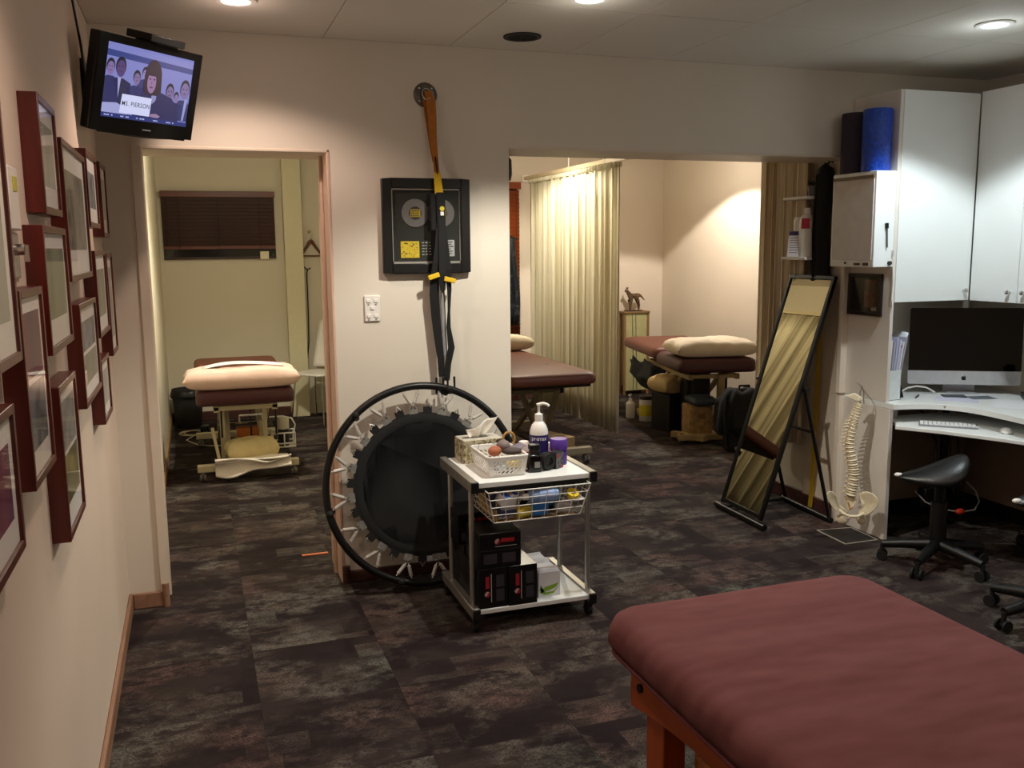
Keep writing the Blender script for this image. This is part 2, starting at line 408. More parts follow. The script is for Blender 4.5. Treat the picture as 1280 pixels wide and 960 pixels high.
# ------------------------------------------------------------------ setting: floor, ceiling, walls
FZ = 0.0
fl = struct(MB().box(-.50, 5.1, -3.1, 9.4, -.12, -.008).build('floor', mat('floor_screed', '#15110f', .9)))
CARPET = carpet_mat()
fl_inv = wmat(fl).inverted()
tile_me = None; TS = .5; k = 0
xs = [-.35+TS*i for i in range(11)]; ys = [9.2-TS*(j+1) for j in range(17)]
for j, y in enumerate(ys):
    for i, x in enumerate(xs):
        if y < 1.5 and x > 2.1: continue
        if tile_me is None:
            o = MB().box(0, TS-.0005, 0, TS-.0005, -.008, 0).build('carpet_tile', CARPET, None, local=True); tile_me = o.data
        else:
            o = bpy.data.objects.new('carpet_tile', tile_me); COL.objects.link(o)
        o.parent = fl; o.location = Vector((x, y, random.uniform(-.0006, 0)))-fl.location
CH = 2.56; D = 4.36
ce = struct(MB().box(-.5, 5.1, -3.1, 9.4, CH+.012, CH+.16).build('ceiling', mat('ceiling_void', '#5a544c', .9)))
bx = [-.35, .62, 1.21, 1.81, 2.34, 3.0, 3.6, 4.46]; by = [-3, -1.25, .55, 2.35, 3.55, D]
HOLES = [(v[0], v[1]) for v in LAMPS.values()]+[(1.47, 4.07)]
for i in range(len(bx)-1):
    for j in range(len(by)-1):
        g = .002 if not (i in (2, 3) and j == 3) else .004
        MB().box(bx[i]+g, bx[i+1]-g, by[j]+g, by[j+1]-g, CH, CH+.012).build('ceiling_panel', CEIL, ce)
MB().box(-.36, 1.45, D+.33, 9.2, CH, CH+.012).build('ceiling_panel', CEIL, ce)
MB().box(1.45, 4.96, D+.33, 9.2, CH, CH+.012).build('ceiling_panel', CEIL, ce)

def wall(name, boxes, m):
    mb = MB()
    for b in boxes: mb.box(*b)
    return struct(mb.build(name, m))
wall('wall_left', [(-.47, -.35, -3, D, 0, CH)], WALLP)
BT = .34
wall('wall_back', [(-.47, -.20, D, D+BT, 0, CH), (-.20, .63, D, D+BT, 2.07, CH), (.63, 1.50, D, D+BT, 0, CH),
                   (1.50, 3.56, D, D+BT, 2.11, CH), (3.56, 4.58, D, D+BT, 0, CH)], WALL)
wall('wall_right', [(4.46, 4.58, -3, D, 0, CH)], WALL)
wall('wall_rear', [(-.47, 4.58, -3.12, -3, 0, CH)], WALL)
wall('wall_left_of_small_room', [(-.38, -.26, D+BT, 9.2, 0, CH)], OLIVE)
wall('wall_back_of_small_room', [(-.38, 1.40, 9.2, 9.32, 0, CH)], OLIVE)
wall('wall_dividing', [(1.40, 1.50, D+BT, 9.32, 0, CH)], OLIVE)
wall('wall_back_of_cubicles', [(1.50, 5.08, 9.2, 9.32, 0, CH)], BEIGE)
wall('wall_right_of_cubicles', [(4.96, 5.08, D+BT, 9.2, 0, CH)], BEIGE)
wall('wall_return', [(3.56, 3.70, D+BT, 5.20, 0, CH)], WALL)
# pipe casing column in the small room
struct(MB().box(.86, 1.03, 9.08, 9.2, 0, CH).build('trim_1', mat('column_paint', '#e0d9b8', .7, var=.015)))
# door casing of the small opening: jamb linings and moulded edge strips
def jamb(name, boxes, m):
    mb = MB()
    for b in boxes: mb.box(*b)
    return struct(mb.build(name, m, bev=.004))
jamb('trim_2', [(-.20, -.185, D-.012, D+BT, 0.0, 2.07), (-.215, -.17, D-.014, D+.02, 0.07, 2.07), (-.186, -.172, D+.12, D+.15, 0, 2.07)], TRIM)
jamb('trim_3', [(.615, .63, D-.004, D+BT, 0.0, 2.07), (.600, .615, D+.14, D+.17, 0, 2.07)], TRIMP)
jamb('trim_4', [(-.20, .63, D-.004, D+BT, 2.055, 2.07)], TRIM)
jamb('trim_5', [(1.50, 3.56, D-.004, D+BT, 2.095, 2.11)], TRIM)
jamb('trim_6', [(3.545, 3.56, D-.01, D+BT, 0, 2.11), (3.50, 3.545, D-.02, D+.012, 0, 2.05)], TRIM)
def skirting(name, boxes, m):
    mb = MB()
    for b in boxes: mb.box(*b)
    return struct(mb.build(name, m, bev=.006))
skirting('baseboard_left', [(-.35, -.333, -3, D, 0, .075)], SKIRT)
skirting('baseboard_back', [(-.333, -.20, D-.017, D, 0, .075)], SKIRT)
struct(MB().cyl((-.192, D-.012, 0), (-.192, D-.012, .11), .016, n=12).build('trim_7', SKIRT, smooth=40))
skirting('baseboard_pier', [(.645, 1.50, D-.017, D, 0, .06)], SKIRT2)
struct(MB().cyl((.635, D-.012, 0), (.635, D-.012, .085), .018, n=12).build('trim_8', SKIRT2, smooth=40))
skirting('baseboard_small_room', [(-.26, -.245, D+BT, 9.2, 0, .09)], mat('pale_skirting', '#a5825c', .5))
skirting('baseboard_small_room_back', [(-.245, .86, 9.185, 9.2, 0, .09)], SKIRT2)
skirting('baseboard_cubicles', [(1.50, 4.96, 9.185, 9.2, 0, .09)], SKIRT2)
skirting('baseboard_return', [(3.53, 3.545, D+.03, D+BT, 0, .09), (3.545, 3.56, D+BT, 5.20, 0, .09)], SKIRT2)
skirting('baseboard_under_desk', [(3.56, 4.46, D-.012, D, 0, .12), (4.448, 4.46, -3, D-.012, 0, .12)], mat('black_skirting', '#0e0d0d', .6))

# ------------------------------------------------------------------ downlights (each builds its own light)
def downlight(key, label, lit=True):
    x, y, wt, col, cone, bl, z, gw = LAMPS[key]
    t = thing('downlight', label, 'ceiling light', (x, y, z), 0, 'ceiling downlights')
    MB().lathe([(.052, -.001), (.078, -.001), (.080, -.006), (.074, -.010), (.055, -.008), (.052, -.001)], 28, xf((x, y, z))).build('trim_ring', WHITE, t, smooth=40)
    MB().lathe([(.0535, -.0015), (.0535, .0005), (.0, .0005)], 24, xf((x, y, z))).build('reflector', mat('lamp_reflector', '#d8d4cc', .3), t, smooth=40)
    MB().lathe([(0, -.0065), (.044, -.0065), (.046, -.003), (.046, -.001), (0, -.001)], 24, xf((x, y, z))).build('lens', emit('lens_'+key, col, 14), t, smooth=40)
    ld = bpy.data.lights.new('spot', 'SPOT'); ld.energy = wt; ld.color = col; ld.spot_size = R(cone); ld.spot_blend = bl; ld.shadow_soft_size = .035
    lo = bpy.data.objects.new('lamp_light', ld); COL.objects.link(lo); lo.parent = t; lo.location = (0, 0, -.05)
    gd = bpy.data.lights.new('glow', 'POINT'); gd.energy = gw; gd.color = col; gd.shadow_soft_size = .05  # extra point light added below the lens as ambient fill
    go = bpy.data.objects.new('fill_glow', gd); COL.objects.link(go); go.parent = t; go.location = (0, 0, -.12)
    return t
downlight('pier', 'lit round ceiling downlight in front of the record display wall')
downlight('left', 'lit warm ceiling downlight nearest the television')
downlight('desk', 'lit cool white ceiling downlight over the corner desk')
downlight('near_left', 'unseen warm ceiling downlight, added beside the wall of red framed pictures')  # first of four unseen downlights put in to raise the ambient light
downlight('near_mid', 'unseen warm ceiling downlight, added over the burgundy massage table')
downlight('near_right', 'unseen soft ceiling downlight, added behind the two saddle stools')
downlight('rear', 'unseen warm ceiling downlight, added at the rear of the front room')
downlight('cubicle', 'ceiling downlight throwing a bright pool on the right cubicle wall')
downlight('middle', 'ceiling downlight beside the cream cubicle curtain')
downlight('left_room', 'dim ceiling downlight in the small olive room')
for key, lb in (('rear_left', 'added fill light, unseen opal globe behind the viewpoint by the picture wall'), ('rear_right', 'added fill light, unseen opal globe behind the viewpoint by the desk side')):  # made-up fill lamps, out of view, lifting ceiling and walls
    x, y, z, wt, col = FILL_PENDANTS[key]
    t = thing('fill_pendant', lb, 'added fill lamp', (x, y, z), 0, 'added fill globes')
    MB().cyl((x, y, z+.09), (x, y, CH), .004, n=8).build('cord', WHITE, t, smooth=40)
    MB().lathe([(0, CH-.03), (.05, CH-.02), (.055, CH), (0, CH)], 20, xf((x, y, 0))).build('ceiling_rose', WHITE, t, smooth=40)
    MB().lathe([(0, .085), (.03, .085), (.03, .13), (0, .135)], 16, xf((x, y, z))).build('cap', CHROME, t, smooth=40)
    g = MB(); g.lathe([(.022, -.118), (.06, -.10), (.105, -.06), (.12, 0), (.105, .06), (.06, .10), (.03, .116)], 24, xf((x, y, z))); g.build('glass_globe', emit('opal_'+key, col, wt/(math.pi*.18)), t, smooth=80)
t = thing('ceiling_speaker', 'dark unlit round ceiling fitting close to the back wall', 'ceiling fitting', (1.47, 4.07, CH))
MB().lathe([(.066, -.001), (.086, -.001), (.086, -.007), (.068, -.007), (.066, -.001)], 28, xf((1.47, 4.07, CH))).build('rim', mat('dark_rim', '#2a2320', .6), t, smooth=40)
MB().lathe([(0, -.004), (.067, -.004), (.067, -.001), (0, -.001)], 28, xf((1.47, 4.07, CH))).build('grille', mat('dark_void', '#0c0908', .9), t, smooth=40)

# ------------------------------------------------------------------ television
cyaw, ctilt, croll = .909, .268, .031
nrm = Vector((math.sin(cyaw)*math.cos(ctilt), -math.cos(cyaw)*math.cos(ctilt), -math.sin(ctilt)))
rgt = Vector((math.cos(cyaw), math.sin(cyaw), 0)); up = nrm.cross(rgt)
r2 = rgt*math.cos(croll)+up*math.sin(croll); TVM = basis((-.112, 3.838, 2.214), r2, nrm)
t = thing('television', 'black flat television on a bracket high in the corner showing a hearing', 'television', M=TVM)
W2, H2 = .272, .174
def tvp(mb, name, m, par=t, **k): 
    mb.bm.transform(TVM); return mb.build(name, m, par, **k)
body = MB()
body.prism([(-W2, H2), (-W2, -H2+.012)]+[(-W2+2*W2*i/12, -H2+.012-.014*math.sin(math.pi*i/12)) for i in range(1, 12)]+[(W2, -H2+.012), (W2, H2)], -.045, -.004)
casing = tvp(body, 'casing', BLACK, bev=.006)
bz = MB()
sx0, sx1, sy0, sy1 = -.232, .232, -.112, .146
bz.box(-W2, sx0, -H2+.012, H2, -.004, .006); bz.box(sx1, W2, -H2+.012, H2, -.004, .006); bz.box(sx0, sx1, sy1, H2, -.004, .006); bz.box(sx0, sx1, -H2+.006, sy0, -.004, .006)
tvp(bz, 'bezel', mat('gloss_black', '#0a0a0b', .16), bev=.002)
MBk = MB(); MBk.box(-.17, .17, -.13, .12, -.10, -.045); tvp(MBk, 'rear_housing', BLACK, bev=.02)
SCR = tvp(MB().box(sx0, sx1, sy0, sy1, -.004, .001), 'screen', emit('screen_wall', '#8a8fd8', .75))
def scr(poly, col, s, z, name='screen_image'):
    mb = MB(); mb.prism([(max(sx0, min(sx1, x)), max(sy0, min(sy1, y))) for x, y in poly], z, z+.0002); return tvp(mb, name, emit('scr_'+col+str(s), col, s), SCR)
def ell(cx, cy, rx, ry, a0=0, a1=360, n=20): return [(cx+rx*math.cos(R(a0+(a1-a0)*i/n)), cy+ry*math.sin(R(a0+(a1-a0)*i/n))) for i in range(n+(a1-a0 < 360))]
scr([(sx0, .10), (sx1, .092), (sx1, .112), (sx0, .122)], '#3a4a96', .7, .0012)
# seated people behind: shoulders, heads and hair
for cx, cy, rr, sk, sh in ((-.205, .062, .024, '#8f78b4', '#2e3478'), (-.155, .066, .030, '#5a4480', '#23285e'), (-.07, .040, .022, '#8a74ac', '#343a80'), (-.03, .062, .018, '#a48fc8', '#40488c'),
                           (.115, .010, .027, '#8672aa', '#2c326e'), (.155, -.006, .017, '#9a86bc', '#333a78'), (.200, .028, .032, '#8d79b2', '#3c4486')):
    scr([(cx-rr*2.2, sy0+.02), (cx-rr*1.9, cy-rr*1.7), (cx-rr*.6, cy-rr*1.25), (cx+rr*.6, cy-rr*1.25), (cx+rr*1.9, cy-rr*1.7), (cx+rr*2.2, sy0+.02)], sh, .55, .0014)
    scr(ell(cx, cy+.004, rr*.86, rr*1.12), '#1a1538', .5, .0016)
    scr(ell(cx+.001, cy-.004, rr*.72, rr*.98), sk, .72, .0018)
    for dx in (-.3, .3): scr(ell(cx+dx*rr, cy+rr*.12, rr*.14, rr*.07), '#2a2148', .5, .0019)
    scr(ell(cx, cy-rr*.45, rr*.24, rr*.07), '#5c3a6a', .6, .0019)
scr([(-.166, .03), (-.150, .03), (-.156, -.04)], '#b6b4e6', .75, .0021); scr([(.205, -.005), (.222, -.01), (.21, -.09), (.20, -.09)], '#a9b0ee', .7, .0021)
# the speaker: dark suit, long brown hair, face
scr([(-.075, -.10), (-.06, -.03), (-.02, .002), (.06, .004), (.13, -.012), (.17, -.05), (.18, -.10)], '#2b3070', .55, .0024)
scr([(.012, .0), (.045, .0), (.04, -.03), (.022, -.045)], '#9fa0da', .7, .0026)
scr(ell(.014, .052, .046, .066), '#3b2540', .5, .0028); scr([(-.032, .05), (.06, .05), (.064, .004), (.044, -.012), (-.016, -.012), (-.034, .006)], '#3b2540', .5, .00285)
scr(ell(.008, .034, .0235, .040), '#a27fae', .75, .0030)
for dx in (-.010, .012): scr(ell(.008+dx, .046, .005, .003), '#3a2450', .5, .0032)
scr(ell(.008, .016, .009, .003), '#7c3a64', .6, .0032); scr([(.006, .04), (.010, .04), (.012, .026), (.004, .026)], '#8f6ea2', .7, .0032)
scr(ell(.008, .058, .026, .022, 0, 180), '#3b2540', .5, .0034)
# table, papers, name card, ticker
scr([(sx0, -.064), (-.16, -.058), (-.10, -.075), (-.10, -.10), (sx0, -.10)], '#aeb2e8', .75, .0026)
card = scr([(-.136, -.024), (.018, -.024), (.016, -.092), (-.142, -.092)], '#cfd3f6', .95, .0036)
scr([(sx0, -.112), (sx1, -.112), (sx1, -.096), (sx0, -.096)], '#20388e', .6, .0040)
scr([(.02, -.082), (.05, -.078), (.075, -.086), (.06, -.094), (.02, -.092)], '#a98cb6', .7, .0038)
text('name_card_lettering', 'MS. PIERSON', .0235, emit('card_ink', '#20224a', .25), SCR, TVM @ Matrix.Translation((-.061, -.057, .0042)), ext=.0001)
MBt = MB()
for a in range(5):
    xa = -.215+a*.082
    for i in range(5):
        if (a+i) % 4 != 3: MBt.box(xa+i*.009, xa+i*.009+.006, -.1065, -.1020, .0042, .0044)
stuff(tvp(MBt, 'ticker_lettering', emit('ticker_ink', '#c8d2ff', .8), SCR))
MBt = MB()
for i in range(8): MBt.box(-.014+i*.0058, -.0098+i*.0058, -.146, -.141, .006, .0068)
stuff(tvp(MBt, 'maker_lettering', mat('silver_ink', '#8d8d8d', .4), t))
# bracket: wall plate, arms, and the loop of cable behind
t = thing('television_mount', 'black swivel wall mount with loose cables behind the television', 'wall mount', (-.34, 4.0, 2.08))
MB().box(-.35, -.335, 3.93, 4.07, 2.10, 2.34).build('wall_plate', BLACKM, t, bev=.003)
MB().bar((-.338, 4.0, 2.22), (-.262, 3.945, 2.225), .03, .04).build('swivel_arm', BLACKM, t, bev=.003)
MB().tube([(-.343, 3.72, 2.52), (-.335, 3.75, 2.43), (-.33, 3.79, 2.36), (-.335, 3.90, 2.30), (-.334, 3.96, 2.27)], .004, 6).build('cable', BLACK, t, smooth=60)
MB().tube([(-.343, 3.79, 2.555), (-.338, 3.83, 2.46), (-.336, 3.87, 2.40), (-.334, 3.95, 2.32)], .0035, 6).build('cable', WHITE, t, smooth=60)
t = thing('set_top_box', 'flat black box lying on top of the corner television', 'media box', M=TVM @ Matrix.Translation((.05, .176, -.03)))
Mb = TVM @ Matrix.Translation((.05, .192, -.03))
mb = MB(); mb.box(-.10, .09, -.014, .014, -.06, .055, Mb); mb.build('case', BLACK, t, bev=.004)
mb = MB(); mb.box(-.06, .06, -.018, -.0135, -.05, .045, Mb); mb.build('foot_plate', BLACKM, t)

# ------------------------------------------------------------------ framed pictures on the left wall
ART = [print_mat('art_grey', ['#8e9088', '#b9bbb2', '#70766e'], 5), print_mat('art_dark', ['#3c4440', '#6e6e62', '#8f8a7c', '#2e3230'], 9), print_mat('art_green', ['#59604a', '#8c927a', '#a7a894'], 5),
       print_mat('art_blue', ['#5c6470', '#8a93a0', '#4a4f52', '#a7adb0'], 8), print_mat('art_red', ['#4a1020', '#8a2a4c', '#5a2a5a', '#b8506a'], 5, (1, 1, .4)), print_mat('art_olive', ['#2c2e24', '#5a5a34', '#7d7a52', '#3a3430'], 8)]
def picture(y0, y1, z0, z1, label, art, mt=.055, mb_=.075, xfr=-.308, xw=-.35, panes=1, bw=.017, back=False):
    t = thing('framed_picture', label, 'picture', (xw, (y0+y1)/2, z0), group='framed pictures on the left wall')
    fr = MB(); 
    fr.box(xw, xfr, y0, y0+bw, z0, z1); fr.box(xw, xfr, y1-bw, y1, z0, z1); fr.box(xw, xfr, y0+bw, y1-bw, z0, z0+bw); fr.box(xw, xfr, y0+bw, y1-bw, z1-bw, z1)
    fr.build('frame', FRAMER, t, bev=.0015)
    MB().box(xfr-.010, xfr-.007, y0+bw, y1-bw, z0+bw, z1-bw).build('mat_board', MATB, t)
    a0, a1, c0, c1 = y0+bw+mt*.75, y1-bw-mt*.75, z0+bw+mb_, z1-bw-mt
    for i in range(panes):
        h = (c1-c0-.012*(panes-1))/panes
        MB().box(xfr-.007, xfr-.0062, a0, a1, c0+i*(h+.012), c0+i*(h+.012)+h).build('print', ART[(art+i) % 6], t)
    MB().add([(xfr-.003, y0+bw, z0+bw), (xfr-.003, y1-bw, z0+bw), (xfr-.003, y1-bw, z1-bw), (xfr-.003, y0+bw, z1-bw)], [(0, 1, 2, 3)]).build('glass', GLASS, t)
    return t
picture(1.56, 1.93, 1.42, 1.905, 'large red-brown picture frame cut off at the left edge above the red print', 0, .05, .06)
picture(1.45, 1.80, 1.095, 1.357, 'red-brown frame low at the left edge holding a crimson print', 4, .045, .05)
picture(2.40, 2.70, 1.709, 1.981, 'topmost red-brown frame nearest the wall controls with pale grey print', 0, .04, .05)
picture(2.79, 3.37, 1.538, 1.924, 'wide red-brown frame holding two dark columns of small photographs', 1, .06, .07)
picture(3.43, 3.79, 1.703, 1.96, 'small upper red-brown frame between the double-column picture and the corner', 3, .05, .05)
picture(3.94, 4.20, 1.676, 1.962, 'upper red-brown frame closest to the corner below the television', 0, .04, .05)
picture(2.32, 2.73, 1.384, 1.680, 'red-brown frame with wide pale mat and grey-green print below the topmost frame', 2, .035, .06)
picture(1.95, 2.24, 1.158, 1.547, 'tall red-brown frame holding two blue-grey photographs one above the other', 3, .03, .05, panes=2)
picture(2.91, 3.40, 1.164, 1.468, 'red-brown frame with grey-green print hanging under the double-column picture', 2, .04, .04, panes=2)
picture(3.49, 3.90, 1.320, 1.622, 'red-brown frame with pale olive print in the middle of the far group', 2, .05, .05)
picture(3.95, 4.22, 1.208, 1.612, 'narrow tall red-brown frame closest to the corner in the lower row', 0, .04, .05)
picture(2.365, 2.70, .928, 1.304, 'lowest red-brown frame holding two dark olive photographs stacked', 5, .03, .06, panes=2)
picture(3.43, 3.74, 1.024, 1.245, 'lowest small red-brown frame near the corner with pale print', 0, .03, .035)
t = thing('thermostat', 'small pale wall thermostat with a yellow display between the frames', 'thermostat', (-.35, 2.17, 1.67))
MB().box(-.35, -.335, 2.11, 2.22, 1.665, 1.795).build('housing', WHITE, t, bev=.004)
MB().box(-.336, -.3335, 2.15, 2.20, 1.745, 1.775).build('display', mat('yellow_display', '#c9c24a', .4), t)
t = thing('key_switch', 'brushed metal key switch plate under the thermostat', 'switch', (-.35, 2.17, 1.57))
MB().box(-.35, -.344, 2.115, 2.225, 1.565, 1.66).build('plate', ALU, t, bev=.002)
MB().cyl((-.345, 2.17, 1.625), (-.325, 2.17, 1.625), .012, n=14).build('key_barrel', CHROME, t, smooth=40)
MB().box(-.328, -.318, 2.166, 2.174, 1.60, 1.635).build('key', CHROME, t)

# ------------------------------------------------------------------ record display, wall socket and suspension straps on the pier
t = thing('record_display', 'black framed display of two silver discs with yellow sleeve on the pier', 'framed award', (1.075, D, 1.503))
x0, x1, z0, z1, yf = .862, 1.289, 1.503, 1.944, D-.032
fr = MB(); bw = .045
fr.box(x0, x0+bw, yf, D, z0, z1).box(x1-bw, x1, yf, D, z0, z1).box(x0+bw, x1-bw, yf, D, z0, z0+bw).box(x0+bw, x1-bw, yf, D, z1-bw, z1)
fr.build('frame', mat('black_frame', '#0e0c0b', .4), t, bev=.003)
fi = MB(); a0, a1, c0, c1 = x0+bw, x1-bw, z0+bw, z1-bw; yb = D-.014
fi.box(a0, a0+.006, yb-.006, yb, c0, c1).box(a1-.006, a1, yb-.006, yb, c0, c1).box(a0, a1, yb-.006, yb, c0, c0+.009).box(a0, a1, yb-.006, yb, c1-.006, c1)
fi.build('silver_fillet', mat('silver_leaf', '#cfcac0', .3, metal=.6), t)
MB().box(a0, a1, yb, D-.004, c0, c1).build('backing', mat('charcoal_backing', '#1d201c', .8), t)
for cx in (1.022, 1.148):
    cz = 1.785; Mx = basis((cx, yb-.001, cz), (1, 0, 0), (0, -1, 0))
    d = MB().lathe([(.011, 0), (.011, .003), (.066, .003), (.067, 0)], 40, Mx).build('silver_disc', mat('disc_silver', '#8d8b8a', .36, metal=.9, var=.04), t, smooth=40)
    MB().lathe([(0, .003), (.031, .003), (.031, .0042), (0, .0042)], 28, Mx).build('disc_label', mat('label_black', '#1a1712', .5), d, smooth=40)
    lb = MB(); lb.box(-.024, .024, -.018, .018, .0042, .0048, Mx); lb.build('label_print', mat('label_yellow', '#b79c1c', .5, var=.1), d)
    gl = MB(); rr = random.Random(int(cx*1000))
    for q in range(3):
        xx = -.021
        while xx < .017:
            ww = rr.uniform(.003, .006); gl.box(xx, xx+ww, .007-q*.011, .014-q*.011, .0048, .0052, Mx); xx += ww+.0022
    stuff(gl.build('label_lettering', mat('label_ink', '#2a2414', .6), d))
Mx = basis((1.0, yb-.001, 1.61), (1, 0, 0), (0, -1, 0))
lb = MB(); lb.box(-.052, .038, -.035, .043, 0, .002, Mx); sl = lb.build('sleeve', mat('sleeve_yellow', '#cdb42c', .5), t)
gl = MB(); rr = random.Random(5)
for q in range(26):
    xx, zz = rr.uniform(-.048, .026), rr.uniform(-.032, .034); gl.box(xx, xx+rr.uniform(.003, .010), zz, zz+rr.uniform(.002, .006), .002, .0024, Mx)
stuff(gl.build('sleeve_print', mat('sleeve_ink', '#3a3210', .6), sl))
lb = MB(); lb.box(.165, .212, -.030, .048, 0, .002, Mx); pq = lb.build('plaque', mat('plaque_grey', '#aeb0ae', .4), t)
gl = MB()
for q in range(6): gl.box(.172, .172+(.03, .024, .034, .02, .03, .026)[q], .036-q*.011, .041-q*.011, .002, .0023, Mx)
stuff(gl.build('plaque_lettering', mat('plaque_ink', '#3a3c3c', .6), pq))
gl = MB(); rr = random.Random(9)
for q in range(5):
    for i in range(3): gl.box(.052+i*.017, .052+i*.017+rr.uniform(.006, .013), .034-q*.014, .038-q*.014, 0, .0008, Mx)
stuff(gl.build('caption_lettering', mat('caption_ink', '#b9b6a8', .6), t))
MB().box(a0, a1, D-.0235, D-.0225, c0, c1).build('glass', GLASS, t)

t = thing('wall_socket', 'white wall socket plate with five switches on the pier', 'socket', (.805, D, 1.28))
MB().box(.768, .842, D-.009, D, 1.278, 1.40).build('plate', WHITE, t, bev=.003)
for (xx, zz) in ((.782, 1.375), (.817, 1.375), (.800, 1.341), (.782, 1.303), (.817, 1.303)):
    MB().box(xx-.004, xx+.015, D-.013, D-.009, zz-.008, zz+.008).build('rocker', mat('rocker_white', '#f6f2ea', .25), t, bev=.0015)
for (xx, zz) in ((.782, 1.358), (.817, 1.358), (.782, 1.286), (.817, 1.286)):
    stuff(MB().box(xx, xx+.008, D-.0095, D-.0088, zz-.003, zz+.001).build('pin_slot', BLACK, t))

t = thing('suspension_trainer', 'orange and black suspension strap hanging from a round steel anchor', 'exercise strap', (1.10, D, .97))
Mx = basis((1.087, D, 2.331), (1, 0, 0), (0, -1, 0))
an = MB().lathe([(0, 0), (.055, 0), (.057, .004), (.052, .008), (.034, .009), (.030, .013), (0, .013)], 32, Mx).build('anchor_plate', mat('anchor_steel', '#6e6b66', .35, metal=.9, var=.15, scale=60), t, smooth=40)
for a in (45, 135, 225, 315):
    MB().sph((1.087+.042*math.cos(R(a)), D-.010, 2.331+.042*math.sin(R(a))), (.006, .004, .006), 8).build('bolt', CHROME, an, smooth=60)
MB().tube([(1.087+.020*math.cos(R(a)), D-.026+.008*math.sin(R(a)), 2.331+.026*math.sin(R(a))) for a in range(0, 360, 24)], .005, 6, closed=True).build('eye_ring', CHROME, an, smooth=60)
def strap(pts, w, th, name, m, par, wdir=(1, 0, 0)):
    """flat webbing through points (x, y, z, width)"""
    mb = MB(); n = len(pts); vs = []
    for p in pts:
        ww = p[3] if len(p) > 3 else w; tw = p[4] if len(p) > 4 else 0
        dx, dy = math.cos(R(tw))*ww/2, math.sin(R(tw))*ww/2
        nx, ny = -math.sin(R(tw))*th/2, math.cos(R(tw))*th/2
        vs += [(p[0]-dx-nx, p[1]-dy-ny, p[2]), (p[0]+dx-nx, p[1]+dy-ny, p[2]), (p[0]+dx+nx, p[1]+dy+ny, p[2]), (p[0]-dx+nx, p[1]-dy+ny, p[2])]
    fs = [(3, 2, 1, 0), (4*n-4, 4*n-3, 4*n-2, 4*n-1)]
    for i in range(n-1):
        for k in range(4): fs.append((4*i+k, 4*i+(k+1) % 4, 4*i+4+(k+1) % 4, 4*i+4+k))
    mb.add(vs, fs); return mb.build(name, m, par)
YS = D-.055
strap([(1.093, D-.03, 2.345, .036), (1.105, D-.034, 2.30, .045), (1.108, D-.04, 2.22, .042), (1.110, D-.045, 2.12, .034), (1.117, YS, 2.04, .024), (1.122, YS, 1.965, .026)], .04, .006, 'anchor_strap', ORG, t)
strap([(1.075, D-.022, 2.33, .014), (1.085, D-.025, 2.24, .016), (1.100, D-.032, 2.12, .016), (1.112, YS+.008, 2.02, .016)], .015, .004, 'anchor_strap_tail', ORG, t)
strap([(1.115, YS-.006, 2.045, .012, 60), (1.120, YS-.008, 2.0, .014, 60), (1.122, YS-.008, 1.965, .010, 60)], .012, .004, 'dark_tag', FABK, t)
strap([(1.122, YS-.003, 1.972, .030), (1.126, YS-.003, 1.92, .036), (1.130, YS-.004, 1.87, .040)], .03, .007, 'yellow_strap', YEL, t)
bk = MB(); bk.box(1.113, 1.156, YS-.020, YS+.006, 1.718, 1.880); cb = bk.build('cam_buckle', FABK, t, bev=.006)
MB().lathe([(0, 0), (.011, 0), (.011, .004), (0, .004)], 16, basis((1.138, YS-.020, 1.804), (1, 0, 0), (0, -1, 0))).build('button', mat('button_yellow', '#d9c63c', .4), cb, smooth=40)
MB().box(1.130, 1.146, YS-.023, YS-.019, 1.772, 1.790).build('button_tag', PAPER, cb)
bk2 = MB(); bk2.box(1.085, 1.112, YS-.012, YS+.008, 1.70, 1.875); bk2.build('locking_loop', FABK, t, bev=.006)
strap([(1.128, YS-.012, 1.74, .032), (1.122, YS-.014, 1.64, .040), (1.112, YS-.012, 1.55, .044), (1.100, YS, 1.48, .042), (1.098, YS+.006, 1.40, .046), (1.104, YS+.01, 1.30, .044), (1.112, YS+.008, 1.20, .040), (1.122, YS, 1.09, .034), (1.125, YS, 1.0, .030)], .04, .006, 'long_strap', FABK, t)
strap([(1.140, YS-.010, 1.74, .030), (1.152, YS-.012, 1.62, .034), (1.163, YS-.012, 1.52, .034), (1.170, YS-.006, 1.42, .026, 35), (1.168, YS, 1.32, .022, 55), (1.165, YS+.004, 1.24, .024, 30), (1.178, YS+.004, 1.14, .036, 20), (1.158, YS, 1.06, .030), (1.150, YS, .98, .028)], .034, .006, 'long_strap', FABK, t)
strap([(1.135, YS-.018, 1.75, .030), (1.135, YS-.02, 1.65, .034), (1.135, YS-.02, 1.50, .034), (1.136, YS-.012, 1.42, .026)], .03, .006, 'long_strap', FABK, t)
strap([(1.144, YS+.02, 1.50, .016), (1.145, YS+.018, 1.30, .020), (1.150, YS+.014, 1.10, .018)], .018, .003, 'grey_strap', mat('grey_webbing', '#8f9194', .7), t)
for px, pz, rz in ((1.092, 1.487, -18), (1.170, 1.468, 14)):
    mb = MB(); mb.box(-.029, .027, -.007, .007, -.011, .012, xf((px, YS-.022, pz), 0, 0, R(rz))); mb.build('adjuster_tab', YEL, t, bev=.003)
for cx in (1.122, 1.156):
    MB().tube([(cx-.028, YS-.018, 1.0), (cx-.030, YS-.018, .93), (cx+.028, YS-.018, .93), (cx+.027, YS-.018, 1.0)], .006, 8).build('foot_cradle', FABK, t, smooth=60)
    MB().cyl((cx-.03, YS-.018, .93), (cx+.03, YS-.018, .93), .015, n=12).build('handle_grip', RUB, t, smooth=40)

